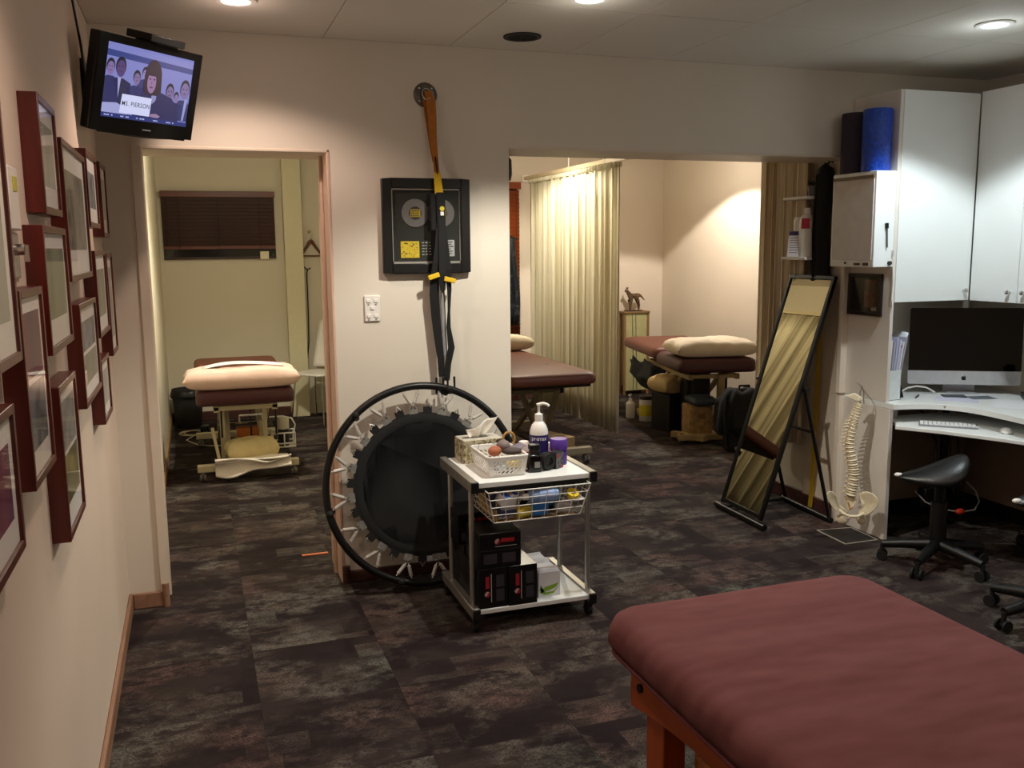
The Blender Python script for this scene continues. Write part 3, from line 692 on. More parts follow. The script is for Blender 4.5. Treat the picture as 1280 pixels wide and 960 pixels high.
# ------------------------------------------------------------------ mini trampoline leaning on the pier
ly = R(9.5)
TM = basis((1.005, 4.205, .5), (1, 0, 0), (0, -math.cos(ly), math.sin(ly)))
t = thing('mini_trampoline', 'round black mini trampoline with silver springs leaning on the pier', 'trampoline', M=TM)
def tp(a, r, z=0): return TM @ Vector((r*math.cos(a), r*math.sin(a), z))
RO = .472
MB().grid(lambda u, v: TM @ Vector(((RO+.018*math.cos(2*math.pi*v))*math.cos(2*math.pi*u), (RO+.018*math.cos(2*math.pi*v))*math.sin(2*math.pi*u), .018*math.sin(2*math.pi*v))), 96, 9, closed_u=True).build('rim', BLACKM, t, smooth=60)
mm = MB(); mm.lathe([(0, .004), (.335, .004), (.345, .002), (.345, -.002), (.335, -.004), (0, -.004)], 80, TM)
mt = mm.build('jumping_mat', mat('mat_mesh_black', '#0c0c0d', .85, var=.2, scale=200, bump=.25, bscale=500), t, smooth=30)
sew = MB(); sew.lathe([(.300, .0045), (.304, .006), (.330, .006), (.334, .0045)], 80, TM); sew.build('sewn_border', mat('border_black', '#141414', .9), mt, smooth=30)
NT = 32; SPRINGM = mat('spring_steel', '#d5d3cd', .35, metal=.55); TABG = mat('tab_grey', '#77756f', .8, var=.2, scale=80)
tab_me = None
for i in range(NT):
    a = 2*math.pi*(i+.5)/NT; M = TM @ Matrix.Rotation(a, 4, 'Z')
    mb = MB(); mb.box(.340, .372, -.021, .021, -.003, .004, M); tb = mb.build('mat_tab', TABG if i % 2 == 0 else FABK, t)
    MB().tube([M @ Vector((.366, -.012, .006)), M @ Vector((.384, 0, .008)), M @ Vector((.366, .012, .006))], .0025, 5).build('ring', CHROME, tb, smooth=60)
for i in range(NT):
    a = 2*math.pi*(i+.5)/NT
    for sgn in ((-1, 1) if i % 2 == 0 else ()):
        p = tp(a+sgn*.012, .382, .006); q = tp(a+sgn*.085, .452, .004)
        MB().tube([p, p+(q-p)*.12, p+(q-p)*.16, p+(q-p)*.84, p+(q-p)*.88, q], [.0032, .0032, .0088, .0088, .0032, .0032], 8).build('spring', SPRINGM, t, smooth=40)
    if i % 2:
        MB().tube([tp(a-.03, .372, .006), tp(a, .395, .004), tp(a+.03, .372, .006)], .003, 5).build('hook', ALU, t, smooth=60)
for i in range(6):
    a = R(12+60*i)
    lg = MB().cyl(tp(a, RO, -.01), tp(a, RO-.02, -.045), .016, n=12).build('leg_socket', BLACKM, t, smooth=40)
    MB().sph(tp(a, RO+.0, .018), .017, 12).build('cap', RUB, t, smooth=60)

# ------------------------------------------------------------------ trolley
TX0, TX1, TY0, TY1 = 1.045, 1.600, 3.545, 4.05
t = thing('trolley', 'white and grey two-tier trolley on castors in front of the trampoline', 'trolley', (1.32, 3.80, 0))
MB().box(TX0+.02, TX1-.02, TY0+.004, TY1-.004, .632, .655).build('top_shelf', LAM, t, bev=.003)
MB().box(TX0+.02, TX1-.02, TY0+.004, TY1-.004, .083, .104).build('bottom_shelf', LAM, t, bev=.003)
for z in (.640, .090):
    for x in (TX0+.011, TX1-.011):
        rl = MB().box(x-.016, x+.016, TY0, TY1, z-.024, z+.022).build('side_rail', ALU, t, bev=.003)
        for y in (TY0-.006, TY1+.006):
            MB().box(x-.0165, x+.0165, y-.007, y+.007, z-.0245, z+.0225).build('end_cap', BLACK, rl, bev=.003)
for x in (TX0+.011, TX1-.011):
    for y in (TY0+.055, TY1-.12):
        MB().cyl((x, y, .10), (x, y, .632), .0115, n=14).build('post', ALU, t, smooth=40)
MB().box(TX0+.03, TX1-.03, TY0+.01, TY0+.022, .612, .632).build('front_bar', BLACK, t)
for x in (TX0+.015, TX1-.015):
    for y in (TY0+.03, TY1-.03):
        c = MB().box(x-.013, x+.013, y-.02, y+.02, .045, .068).build('castor', BLACK, t, bev=.004)
        MB().cyl((x-.011, y+.008, .027), (x+.011, y+.008, .027), .0265, n=20).build('wheel', RUB, c, smooth=40)
# wire basket slung under the top shelf 
bx0, bx1, by0, by1 = 1.105, 1.565, 3.512, 3.88
zt, zb = .618, .478; ins = .035
rim = [(bx0, by0, zt), (bx1, by0, zt), (bx1, by1, zt), (bx0, by1, zt)]
t = MB().tube(rim, .0032, 6, closed=True).build('wire_basket', WIREW, t, smooth=60)
w = MB()
for q in range(1, 5):
    f = q/4; z = zt+(zb-zt)*f; i = ins*f
    w.tube([(bx0+i, by0+i, z), (bx1-i, by0+i, z), (bx1-i, by1-i, z), (bx0+i, by1-i, z)], .0018, 5, closed=True)
stuff(w.build('cross_wires', WIREW, t, smooth=60))
w = MB()
for q in range(1, 7):
    x = bx0+(bx1-bx0)*q/7; xi = bx0+ins+(bx1-bx0-2*ins)*q/7
    w.tube([(x, by0, zt), (xi, by0+ins, zb), (xi, by1-ins, zb), (x, by1, zt)], .0018, 5)
for q in range(1, 6):
    y = by0+(by1-by0)*q/6; yi = by0+ins+(by1-by0-2*ins)*q/6
    w.tube([(bx0, y, zt), (bx0+ins, yi, zb), (bx1-ins, yi, zb), (bx1, y, zt)], .0018, 5)
for a, b in ((bx0, by0), (bx1, by0), (bx1, by1), (bx0, by1)):
    sx = 1 if a == bx0 else -1; sy = 1 if b == by0 else -1
    w.tube([(a, b, zt), (a+sx*ins, b+sy*ins, zb)], .0022, 5)
stuff(w.build('upright_wires', WIREW, t, smooth=60))
# things lying in the wire basket
LB = 'things in the wire basket'
def simple_box(name, label, cat, c, s, m, rz=0, rx=0, ry=0, bev=.0015, group=None, extra=()):
    """a carton: body plus printed faces (extra = list of (part name, material, local box))"""
    t = thing(name, label, cat, c, 0, group); M = xf(c, rz, rx, ry)
    mb = MB(); mb.box(-s[0]/2, s[0]/2, -s[1]/2, s[1]/2, 0, s[2], M); b = mb.build('body', m, t, bev=bev)
    for nm, mm, bb in extra:
        q = MB(); q.box(*bb, M); q.build(nm, mm, b)
    return t
BLUE = mat('blue_print', '#2455b5', .5); TEAL = mat('teal_gel', '#2a7f97', .25)
simple_box('tape_box', 'blue and white small carton leaning in the wire basket', 'box', (1.205, 3.60, .545), (.075, .06, .05), PAPER, rz=.5, rx=.35, group=LB,
           extra=[('top_print', BLUE, (-.037, -.008, -.029, .029, .0495, .051)), ('end_print', BLUE, (.018, .037, -.029, .029, .0495, .051)), ('top_print', mat('tan_print', '#c49a6a', .6), (-.006, .014, -.02, .02, .0495, .0512))])
simple_box('grey_carton', 'pale grey carton under the blue and white carton in the basket', 'box', (1.20, 3.615, .484), (.085, .08, .05), mat('grey_card', '#a9a6ac', .6), rz=.2, group=LB,
           extra=[('print', mat('violet_print', '#5a5687', .6), (-.043, .043, -.0408, -.0395, .012, .034))])
t = thing('gel_bottle', 'clear blue gel bottle with white nozzle lying in the wire basket', 'bottle', (1.39, 3.59, .55), 0, LB)
Mx = basis((1.300, 3.580, .568), (0, 0, 1), (1, -.12, .03))
gb = MB().lathe([(0, .005), (.022, .005), (.028, .012), (.029, .125), (.024, .135), (0, .135)], 22, Mx).build('bottle_body', mat('gel_blue', '#7f9fc8', .2, coat=.5), t, smooth=40)
MB().lathe([(.0292, .05), (.0296, .05), (.0296, .115), (.0292, .115)], 22, Mx).build('label', mat('gel_label', '#8fa6d6', .4), gb, smooth=40)
MB().lathe([(0, -.06), (.003, -.06), (.006, -.025), (.014, -.020), (.015, .006), (0, .006)], 16, Mx).build('nozzle', WHITE, t, smooth=40)
t = thing('teal_bottle', 'teal bottle lying beneath the clear gel bottle in the basket', 'bottle', (1.42, 3.62, .51), 0, LB)
Mx = basis((1.36, 3.625, .53), (0, 0, 1), (1, -.05, -.02)); MB().lathe([(0, 0), (.022, 0), (.026, .006), (.026, .095), (.02, .105), (0, .105)], 20, Mx).build('bottle_body', TEAL, t, smooth=40)
MB().lathe([(0, .103), (.012, .103), (.012, .125), (0, .125)], 14, Mx).build('cap', WHITE, t, smooth=40)
t = thing('tape_roll', 'yellow tape roll on a white card in the wire basket', 'tape', (1.502, 3.575, .55), 0, LB)
MB().lathe([(.012, 0), (.026, 0), (.027, .002), (.027, .018), (.026, .020), (.012, .020), (.012, 0)], 26, xf((1.502, 3.565, .557), 0, .5)).build('roll', mat('tape_yellow', '#e6c91d', .35), t, smooth=40)
q = MB(); q.box(-.028, .04, -.03, .03, 0, .002, xf((1.508, 3.57, .548), .1, .3)); q.build('card', PAPER, t)
simple_box('blue_pouch', 'bright blue rounded pouch sagging low in the basket front', 'pouch', (1.352, 3.575, .482), (.075, .035, .062), mat('pouch_blue', '#2f79c4', .5, bump=.2), bev=.012, group=LB, extra=[('flap', mat('pouch_flap', '#2a6cb2', .5), (-.037, .037, -.0185, -.0172, .03, .058))])
simple_box('yellow_cloth', 'mustard yellow folded cloth low in the basket', 'cloth', (1.285, 3.585, .482), (.08, .05, .045), mat('mustard', '#b9a136', .8, bump=.4, bscale=40), rz=.2, ry=-.15, bev=.012, group=LB, extra=[('fold', mat('mustard_fold', '#c9b040', .8), (-.038, .038, -.026, -.024, .015, .022))])
t = thing('bandage_roll', 'navy elastic wrap curled at the basket corner', 'bandage', (1.155, 3.60, .50), 0, LB)
MB().tube([(1.150, 3.57, .60), (1.145, 3.585, .57), (1.155, 3.575, .54), (1.175, 3.57, .515), (1.21, 3.575, .505), (1.25, 3.57, .51)], .011, 8).build('wrap', mat('navy_cloth', '#1d2140', .8), t, smooth=60)
MB().tube([(1.135, 3.64, .60), (1.14, 3.63, .565), (1.16, 3.60, .52), (1.19, 3.575, .490)], .009, 8).build('wrap', mat('denim_cloth', '#3d4668', .8), t, smooth=60)
t = thing('black_strap_bundle', 'black strap bundle behind the bottles in the basket', 'strap', (1.40, 3.68, .485), 0, LB)
MB().tube([(1.30, 3.66, .50), (1.36, 3.70, .56), (1.43, 3.67, .585), (1.48, 3.70, .54), (1.50, 3.66, .50), (1.42, 3.64, .495)], .014, 8).build('webbing', FABK, t, smooth=60)
MB().tube([(1.22, 3.70, .50), (1.27, 3.72, .57), (1.33, 3.70, .58), (1.37, 3.74, .52)], .012, 8).build('webbing', FABK, t, smooth=60)
simple_box('clear_bag', 'crumpled clear plastic bag at the far end of the basket', 'bag', (1.468, 3.585, .483), (.085, .05, .052), mat('clear_plastic', '#c8c4c2', .25, bump=.8, bscale=30, alpha=.7), rz=-.1, bev=.014, group=LB, extra=[('knot', mat('clear_knot', '#d0ccca', .3), (-.01, .01, -.008, .008, .05, .062))])
simple_box('cardboard_sheet', 'tan cardboard sheet lining the bottom of the basket', 'cardboard', (1.335, 3.695, .4725), (.36, .27, .004), mat('tan_card', '#a88650', .8), bev=.0005, group=LB, extra=[('flap', mat('tan_card2', '#b08d52', .8), (-.18, -.176, -.13, .13, .0, .09))])

# things on the trolley top
ZT = .655
t = thing('slotted_basket', 'white slotted plastic basket of oddments on the trolley top', 'basket', (1.21, 3.80, ZT))
Mq = xf((1.225, 3.735, ZT), 0); bw, bl, bh = .155, .23, .088; tp_ = .014
def bpt(x, y, z): f = z/bh; return Mq @ Vector((x*(1+f*.14), y*(1+f*.12), z))
mb = MB(); N_ = 4
def slot_wall(mb, p0, p1, n_u, n_v, slant):
    """wall between base points p0 and p1 with a grid of slanted slots left open"""
    rows = [0, .16]+[.16+.66*i/(n_v) for i in range(1, n_v+1)]+[1.0]
    zs = [bh*r for r in rows]
    for r in range(len(zs)-1):
        za, zb_ = zs[r], zs[r+1]; solid = r == 0 or r == len(zs)-2
        if solid:
            mb.add([bpt(*p0, za), bpt(*p1, za), bpt(*p1, zb_), bpt(*p0, zb_)], [(0, 1, 2, 3)]); continue
        zm = zb_-(zb_-za)*.28
        mb.add([bpt(*p0, zm), bpt(*p1, zm), bpt(*p1, zb_), bpt(*p0, zb_)], [(0, 1, 2, 3)])
        L = lambda f: (p0[0]+(p1[0]-p0[0])*f, p0[1]+(p1[1]-p0[1])*f)
        edges = [0]+[.14+.72*i/n_u for i in range(n_u+1)]+[1]
        for i in range(len(edges)-1):
            if i == 0 or i == len(edges)-2: fa, fb = edges[i], edges[i+1]; s0 = s1 = 0
            else: fa, fb = edges[i], edges[i]+(edges[i+1]-edges[i])*.45
            sl = slant*.72/n_u if 0 < i < len(edges)-2 else 0
            mb.add([bpt(*L(fa), za), bpt(*L(fb), za), bpt(*L(min(1, fb+sl)), zm), bpt(*L(min(1, fa+sl)), zm)], [(0, 1, 2, 3)])
cr = [(-bw/2, -bl/2), (bw/2, -bl/2), (bw/2, bl/2), (-bw/2, bl/2)]
slot_wall(mb, cr[0], cr[1], 6, 4, .5); slot_wall(mb, cr[1], cr[2], 8, 4, .5); slot_wall(mb, cr[2], cr[3], 6, 4, .5); slot_wall(mb, cr[3], cr[0], 8, 4, .5)
mb.add([bpt(*c, .001) for c in cr], [(0, 1, 2, 3)])
mb.build('slotted_shell', WHITE, t, solid=.0025)
MB().tube([bpt(x*1.02, y*1.02, bh) for x, y in rrect(-bw/2, bw/2, -bl/2, bl/2, .015, 4)], .005, 8, closed=True).build('rim', WHITE, t, smooth=60)
LBK = 'oddments in the slotted basket'
def blob(name, label, cat, c, r, m, rz=0, seed=0, group=LBK, extra=None):
    t = thing(name, label, cat, (c[0], c[1], c[2]-r[2]), 0, group)
    mb = MB(); mb.sph((0, 0, 0), r, 16); rnd = random.Random(seed); ph = [rnd.uniform(0, 6) for _ in range(3)]
    for v in mb.bm.verts:
        p = v.co; k = 1+.12*math.sin(p.x*55+ph[0])*math.cos(p.y*48+ph[1])+.08*math.sin(p.z*70+ph[2]); v.co = p*k
    mb.bm.transform(xf(c, rz)); mb.build('body', m, t, smooth=60)
    if extra: extra(t)
    return t
blob('massage_stone', 'terracotta orange massage stone on top of the slotted basket', 'massage tool', (1.195, 3.70, .750), (.036, .03, .022), mat('terracotta', '#a9603f', .6), .3, 1, None)
blob('grey_pad', 'round mauve grey massage pad poking up from the slotted basket', 'massage tool', (1.245, 3.735, .760), (.03, .032, .028), mat('mauve_grey', '#7d6d6a', .6), .6, 2, None)
blob('dark_pad', 'dark brown pad beside the mauve one in the slotted basket', 'massage tool', (1.275, 3.70, .745), (.040, .028, .018), mat('dark_umber', '#4a3f3c', .7), -.3, 3, None)
blob('yellow_ball', 'yellow lump showing through the slots of the basket', 'massage ball', (1.265, 3.655, .700), (.032, .016, .016), mat('lump_yellow', '#d9bd2c', .5), 0, 4, None)
blob('blue_cloth', 'pale blue cloth filling the bottom of the slotted basket', 'cloth', (1.235, 3.73, .677), (.055, .085, .019), mat('pale_blue_cloth', '#9fb2b8', .8), 0, 5, None)
t = thing('wire_loop', 'thin dark wire looped over the slotted basket rim', 'wire', (1.19, 3.80, .75))
MB().tube([(1.145, 3.78, .742), (1.155, 3.80, .762), (1.185, 3.82, .772), (1.215, 3.79, .765), (1.235, 3.75, .765)], .0014, 5).build('wire', mat('dark_wire', '#4b463e', .4), t, smooth=60)
simple_box('label_card', 'mauve paper card lying across the basket corner', 'card', (1.312, 3.735, .752), (.07, .05, .002), mat('mauve_card', '#786f78', .7), rz=.25, rx=.15, ry=-.22, bev=.0004, extra=[('fold', mat('mauve_card2', '#857c84', .7), (-.034, .034, .0235, .0255, .0, .004))])
t = thing('tissue_box', 'floral patterned tissue box behind the slotted basket', 'tissue box', (1.20, 3.98, ZT))
Mq = xf((1.185, 3.965, ZT), .05); mb = MB(); mb.box(-.075, .115, -.065, .065, 0, .105, Mq)
tb = mb.build('carton', print_mat('floral', ['#2b2a20', '#6f6440', '#cfc6ac', '#8c7b4a', '#35382c'], 38), t, bev=.002)
mb = MB(); mb.box(-.073, .113, -.063, .063, .1045, .106, Mq); mb.build('carton_top', print_mat('floral_top', ['#8d8a7e', '#cdc8ba', '#b0aa98'], 30), tb)
mb = MB(); mb.add([Mq @ Vector((x*1.6, y*.9, .1065)) for x, y in rrect(-.04, .04, -.02, .02, .018, 5)], [tuple(range(24))]); mb.build('opening', mat('slit_dark', '#4a463e', .9), tb)
def tiss(u, v):
    x = -.055+u*.16; s = math.sin(math.pi*u)
    return Mq @ Vector((x*(.45+.55*v)+.02*v, .012*math.sin(9*u+2*v)+.018*(v-.4)*math.cos(5*u), .105+(v*(.035+.075*u**1.2))*(1-.1*math.sin(9*u))))
MB().grid(tiss, 16, 8).build('tissue', mat('tissue_paper', '#f3eee2', .9), tb, smooth=80, solid=.001)
t = thing('pump_bottle', 'tall white pump bottle with a purple label on the trolley top', 'pump bottle', (1.438, 3.80, ZT))
Mq = xf((1.438, 3.80, ZT))
pb = MB().lathe([(0, 0), (.039, 0), (.042, .004), (.042, .136), (.040, .154), (.033, .174), (.022, .188), (.017, .194), (.017, .198), (0, .198)], 32, Mq).build('bottle_body', WHITE, t, smooth=35)
MB().lathe([(.0424, .025), (.0427, .025), (.0427, .134), (.0424, .134)], 40, Mq).build('label', mat('label_purple', '#2f2264', .35), pb, smooth=40)
mb = MB().lathe([(0, .196), (.0185, .196), (.0185, .224), (.010, .228), (.006, .232), (.006, .262), (.011, .264), (.011, .272), (0, .274)], 20, Mq)
mb.build('pump', WHITE, t, smooth=40)
MB().tube([(1.438, 3.80, ZT+.268), (1.455, 3.785, ZT+.274), (1.470, 3.775, ZT+.270), (1.476, 3.771, ZT+.262)], [.008, .007, .006, .005], 10).build('nozzle', WHITE, t, smooth=60)
for i, ch in enumerate('premax'):
    a = R(-150+i*16.0); p = (1.438+.0431*math.cos(a), 3.80+.0431*math.sin(a), ZT+.119)
    text('label_letter', ch, .027, mat('label_white', '#e9e6f2', .4), pb, basis(p, (-math.sin(a), math.cos(a), 0), (math.cos(a), math.sin(a), 0)), ext=.0003)
t = thing('purple_tub', 'purple cylindrical tub with lid on the trolley corner', 'tub', (1.515, 3.755, ZT)); Mq = xf((1.515, 3.755, ZT))
MB().lathe([(0, 0), (.036, 0), (.037, .003), (.037, .07), (0, .07)], 28, Mq).build('tub_body', PURP, t, smooth=40)
MB().lathe([(.0372, .018), (.0375, .018), (.0375, .058), (.0372, .058)], 28, Mq).build('label', mat('tub_label', '#5a3a92', .4), t, smooth=40)
MB().lathe([(0, .069), (.0392, .069), (.040, .072), (.040, .112), (.037, .116), (0, .116)], 28, Mq).build('lid', mat('purple_lid', '#5c3a9c', .3), t, smooth=40)
t = thing('black_flask', 'squat black bottle with a small grey label in front of the pump bottle', 'bottle', (1.358, 3.655, ZT)); Mq = xf((1.362, 3.655, ZT), -.15)
mb = MB(); mb.box(-.030, .030, -.022, .022, 0, .078, Mq); fb = mb.build('bottle_body', mat('gloss_black_plastic', '#0c0b0c', .22), t, bev=.008)
mb = MB(); mb.box(-.023, .023, -.018, .018, .078, .098, Mq); mb.build('shoulder', BLACK, t, bev=.006)
mb = MB(); mb.box(-.026, .022, -.018, .018, .098, .122, Mq); mb.build('cap', BLACK, t, bev=.004)
mb = MB(); mb.box(-.004, .02, -.0228, -.0219, .022, .048, Mq); mb.build('label', mat('label_grey', '#8d8a88', .5), fb)
t = thing('black_roll', 'matt black roll of tape standing beside the squat black bottle', 'tape', (1.425, 3.668, ZT))
MB().lathe([(.018, -.02), (.036, -.02), (.038, -.017), (.038, .017), (.036, .02), (.018, .02), (.018, -.02)], 28, basis((1.425, 3.668, ZT+.039), (0, 0, 1), (.35, -.9, 0))).build('roll', RUB, t, smooth=40)
MB().lathe([(0, -.012), (.018, -.012), (.018, .012), (0, .012)], 20, basis((1.425, 3.668, ZT+.039), (0, 0, 1), (.35, -.9, 0))).build('core', mat('core_black', '#1c1a19', .6), t, smooth=40)
simple_box('small_red_carton', 'small black carton with red and grey print by the purple tub', 'box', (1.475, 3.69, ZT), (.052, .045, .074), mat('carton_dark', '#2a2626', .5), rz=.55, extra=[
    ('face_print', print_mat('wave_print', ['#1c1c1c', '#6d6d70', '#2a2626', '#a9a9aa'], 28), (-.0255, .0255, -.0234, -.0224, .003, .071)), ('red_square', mat('print_red', '#b32530', .5), (-.020, -.006, -.0238, -.0234, .050, .064)), ('red_corner', mat('print_red', '#b32530', .5), (.008, .025, -.0238, -.0234, .003, .012))])
blob('paper_bag', 'small tan paper bag between the basket and the black bottle', 'paper bag', (1.325, 3.70, ZT+.03), (.022, .03, .031), mat('tan_paper', '#a9804c', .8), 0, 8, None)
t = thing('red_tube', 'white tube with a red band behind the slotted basket', 'tube', (1.365, 3.80, ZT)); Mq = xf((1.365, 3.80, ZT))
MB().lathe([(0, 0), (.024, 0), (.025, .003), (.025, .062), (0, .062)], 22, Mq).build('red_band', mat('band_red', '#9c2030', .4), t, smooth=40)
MB().lathe([(0, .062), (.025, .062), (.025, .098), (.02, .106), (0, .106)], 22, Mq).build('tube_body', mat('tube_pinkwhite', '#ecd9d6', .4), t, smooth=40)
t = thing('pale_jar', 'small pale pink jar half hidden behind the purple tub', 'jar', (1.505, 3.85, ZT)); Mq = xf((1.510, 3.86, ZT))
MB().lathe([(0, 0), (.022, 0), (.022, .06), (0, .06)], 20, Mq).build('jar_body', mat('jar_pink', '#d9b3a6', .4), t, smooth=40)
MB().lathe([(0, .06), (.018, .06), (.018, .076), (0, .076)], 20, Mq).build('lid', WHITE, t, smooth=40)
t = thing('wooden_loop', 'tan loop handled brush standing at the back of the trolley', 'brush', (1.335, 3.92, ZT))
MB().tube([(1.335+.028*math.cos(R(a)), 3.92, ZT+.095+.032*math.sin(R(a))) for a in range(0, 360, 24)], .006, 8, closed=True).build('loop', mat('tan_wood', '#a97f43', .5), t, smooth=60)
MB().cyl((1.335, 3.92, ZT), (1.335, 3.92, ZT+.066), .009, n=12).build('handle', mat('dark_umber2', '#33291f', .6), t, smooth=40)

# black cartons and tissue box on the bottom shelf
ZB = .104; BXM = mat('black_carton', '#0d0c0d', .28); REDP = mat('logo_red', '#a51f2c', .45); GRP = mat('carton_grey', '#35343a', .5); WHP = mat('logo_white', '#b9b4b4', .5)
def carton(c, s, label, upright, rz=0):
    t = thing('black_carton', label, 'box', c, 0, 'black cartons on the trolley'); M = xf(c, rz)
    mb = MB(); mb.box(-s[0]/2, s[0]/2, -s[1]/2, s[1]/2, 0, s[2], M); b = mb.build('carton_body', BXM, t, bev=.0015)
    y = -s[1]/2
    def pr(nm, m, x0, x1, z0, z1, d=.0006):
        q = MB(); q.box(x0, x1, y-d, y+.0002, z0, z1, M); return q.build(nm, m, b)
    if upright:
        x = -s[0]*.20
        pr('wordmark', REDP, x-.008, x+.008, s[2]*.50, s[2]*.80)
        q = MB(); q.lathe([(0, 0), (.013, 0), (.013, .0006), (0, .0006)], 20, M @ basis((x, y, s[2]*.36), (1, 0, 0), (0, -1, 0))); q.build('emblem', REDP, b)
        q = MB(); q.prism([(0, .012), (-.012, 0), (-.006, -.010), (.001, -.003), (.008, .009)], 0, .0009, M @ basis((x-.002, y, s[2]*.36), (1, 0, 0), (0, -1, 0))); q.build('emblem_swirl', WHP, b)
        pr('side_text', WHP, x+.016, x+.019, s[2]*.15, s[2]*.86)
        for zz in (.16, .52): pr('grey_panel', GRP, s[0]*.10, s[0]*.38, s[2]*zz, s[2]*(zz+.30))
    else:
        pr('wordmark', REDP, s[0]*.02, s[0]*.34, s[2]*.72, s[2]*.83)
        q = MB(); q.lathe([(0, 0), (.013, 0), (.013, .0006), (0, .0006)], 20, M @ basis((-s[0]*.07, y, s[2]*.75), (1, 0, 0), (0, -1, 0))); q.build('emblem', REDP, b)
        q = MB(); q.prism([(0, .012), (-.012, 0), (-.006, -.010), (.001, -.003), (.008, .009)], 0, .0009, M @ basis((-s[0]*.07, y, s[2]*.755), (1, 0, 0), (0, -1, 0))); q.build('emblem_swirl', WHP, b)
        pr('side_text', WHP, -s[0]*.12, s[0]*.40, s[2]*.60, s[2]*.615)
        pr('seam', GRP, -s[0]*.49, s[0]*.49, s[2]*.50, s[2]*.512)
        for xx in (-.40, .05): pr('grey_panel', GRP, s[0]*xx, s[0]*(xx+.32), s[2]*.12, s[2]*.40)
    xs_ = -s[0]/2
    for yy in (-.3, .05):
        q = MB(); q.box(xs_-.0005, xs_+.0002, s[1]*yy, s[1]*(yy+.22), s[2]*.70, s[2]*.74, M); q.build('side_mark', GRP, b)
    return t
carton((1.135, 3.665, ZB), (.130, .22, .175), 'upright black carton with red logo at the front corner of the bottom shelf', True)
carton((1.268, 3.660, ZB), (.128, .22, .175), 'upright black carton with red logo beside the white tissue carton', True)
carton((1.168, 3.655, ZB+.177), (.185, .20, .150), 'black carton lying flat on top of the two upright black cartons', False)
carton((1.150, 3.895, ZB), (.15, .21, .21), 'black carton standing at the back of the bottom shelf, lower of the rear pair', True)
carton((1.135, 3.895, ZB+.212), (.17, .20, .14), 'black carton stacked at the back, higher of the rear pair', False)
t = thing('tissue_carton', 'long white tissue carton with a green leaf print on the bottom shelf', 'tissue box', (1.405, 3.72, ZB)); M = xf((1.405, 3.72, ZB))
mb = MB(); mb.box(-.052, .052, -.125, .125, 0, .112, M); b = mb.build('carton_body', mat('carton_white', '#e8eaf0', .5), t, bev=.002)
def wav(u, v): return M @ Vector((-.05+.1*u, -.12+.24*v, .1128+.010*math.sin(4.2*v*math.pi)*(.5+.5*u)))
MB().grid(wav, 4, 16).build('top_flap', PAPER, b, smooth=60, solid=.0012)
LEAF = mat('leaf_green', '#86b03a', .5)
for pl in ([(-.045, .02), (-.02, .045), (.03, .055), (.046, .06), (.03, .038), (0, .028)], [(-.04, .055), (-.046, .03), (-.02, .02), (.02, .022), (.046, .045), (.02, .012), (-.02, .008), (-.04, .018)]):
    q = MB(); q.prism(pl, 0, .0006, M @ basis((0, -.1252, 0), (1, 0, 0), (0, -1, 0))); q.build('leaf_print', LEAF, b)

# ------------------------------------------------------------------ burgundy massage table in front
t = thing('massage_table', 'wooden massage table with burgundy sheet, nearest in the room', 'massage table', (1.42, 1.2, 0))
cov = pad(.985, 1.835, .22, 2.165, .10, .665, .105, edge=.045, crown=.008, n=10)
bmesh.ops.subdivide_edges(cov.bm, edges=[e for e in cov.bm.edges if e.calc_length() > .12], cuts=3, use_grid_fill=True)
for v in cov.bm.verts:
    x, y, z = v.co
    if z > .60: v.co.z += .0025*math.sin(9*y+4*x)*math.sin(5*x+1)
    if z < .60:
        v.co.x += .004*math.sin(38*y); v.co.y += .004*math.sin(34*x)
cv = cov.build('sheet', BURG, t, smooth=70)
hem = [(x, y, .556+.004*math.sin(25*y+13*x)) for x, y in rrect(.995, 1.825, .23, 2.155, .095, 10)]
MB().tube(hem, .006, 6, closed=True).build('elastic_hem', mat('burgundy_hem', '#5e2a30', .9, bump=.4, bscale=40), cv, smooth=60)
MB().box(1.02, 1.80, .26, 2.12, .535, .565).build('table_deck', ORWOOD, t)
for x in (1.075, 1.745):
    for y in (.42, 1.94):
        s_ = -1 if x < 1.4 else 1
        lg = MB(); lg.box(x-.032, x+.032, y-.045, y+.045, 0, .54); lg.build('leg', ORWOOD, t, bev=.004)
        MB().box(x-.034, x+.034, y-.047, y+.047, 0, .02).build('leg_foot', RUB, t, bev=.003)
for x in (1.035, 1.785):
    a = MB(); n = 16; prof = []
    for i in range(n+1):
        f = i/n; y = .34+(2.04-.34)*f; prof.append((y, .430+.060*(1-abs(2*f-1)**3)))
    poly = [(.34, .54)]+prof+[(2.04, .54)]
    a.prism(poly, -.011, .011, Matrix(((0, 0, 1, x), (1, 0, 0, 0), (0, 1, 0, 0), (0, 0, 0, 1)))); a.build('side_rail', wood('orange_beech_rail', '#8a3c17', '#a9501f', 'Y', .4), t, bev=.003)
    for y in (1.98, 1.45, .5): MB().cyl((x-.018, y, .505), (x+.018, y, .505), .012, n=12).build('bolt', BLACKM, t, smooth=40)
MB().box(1.05, 1.77, 2.03, 2.052, .44, .54).build('end_rail', wood('orange_beech_end', '#8a3c17', '#a9501f', 'X', .4), t, bev=.003)
for x in (1.075, 1.745): MB().bar((x, .42, .20), (x, 1.94, .20), .03, .045).build('stretcher', ORWOOD, t, bev=.003)
MB().box(1.05, 1.77, .46, 1.90, .222, .238).build('under_shelf', ORWOOD, t)
t = thing('wicker_tray', 'orange brown woven tray on the shelf under the burgundy table', 'tray', (1.27, 1.62, .238))
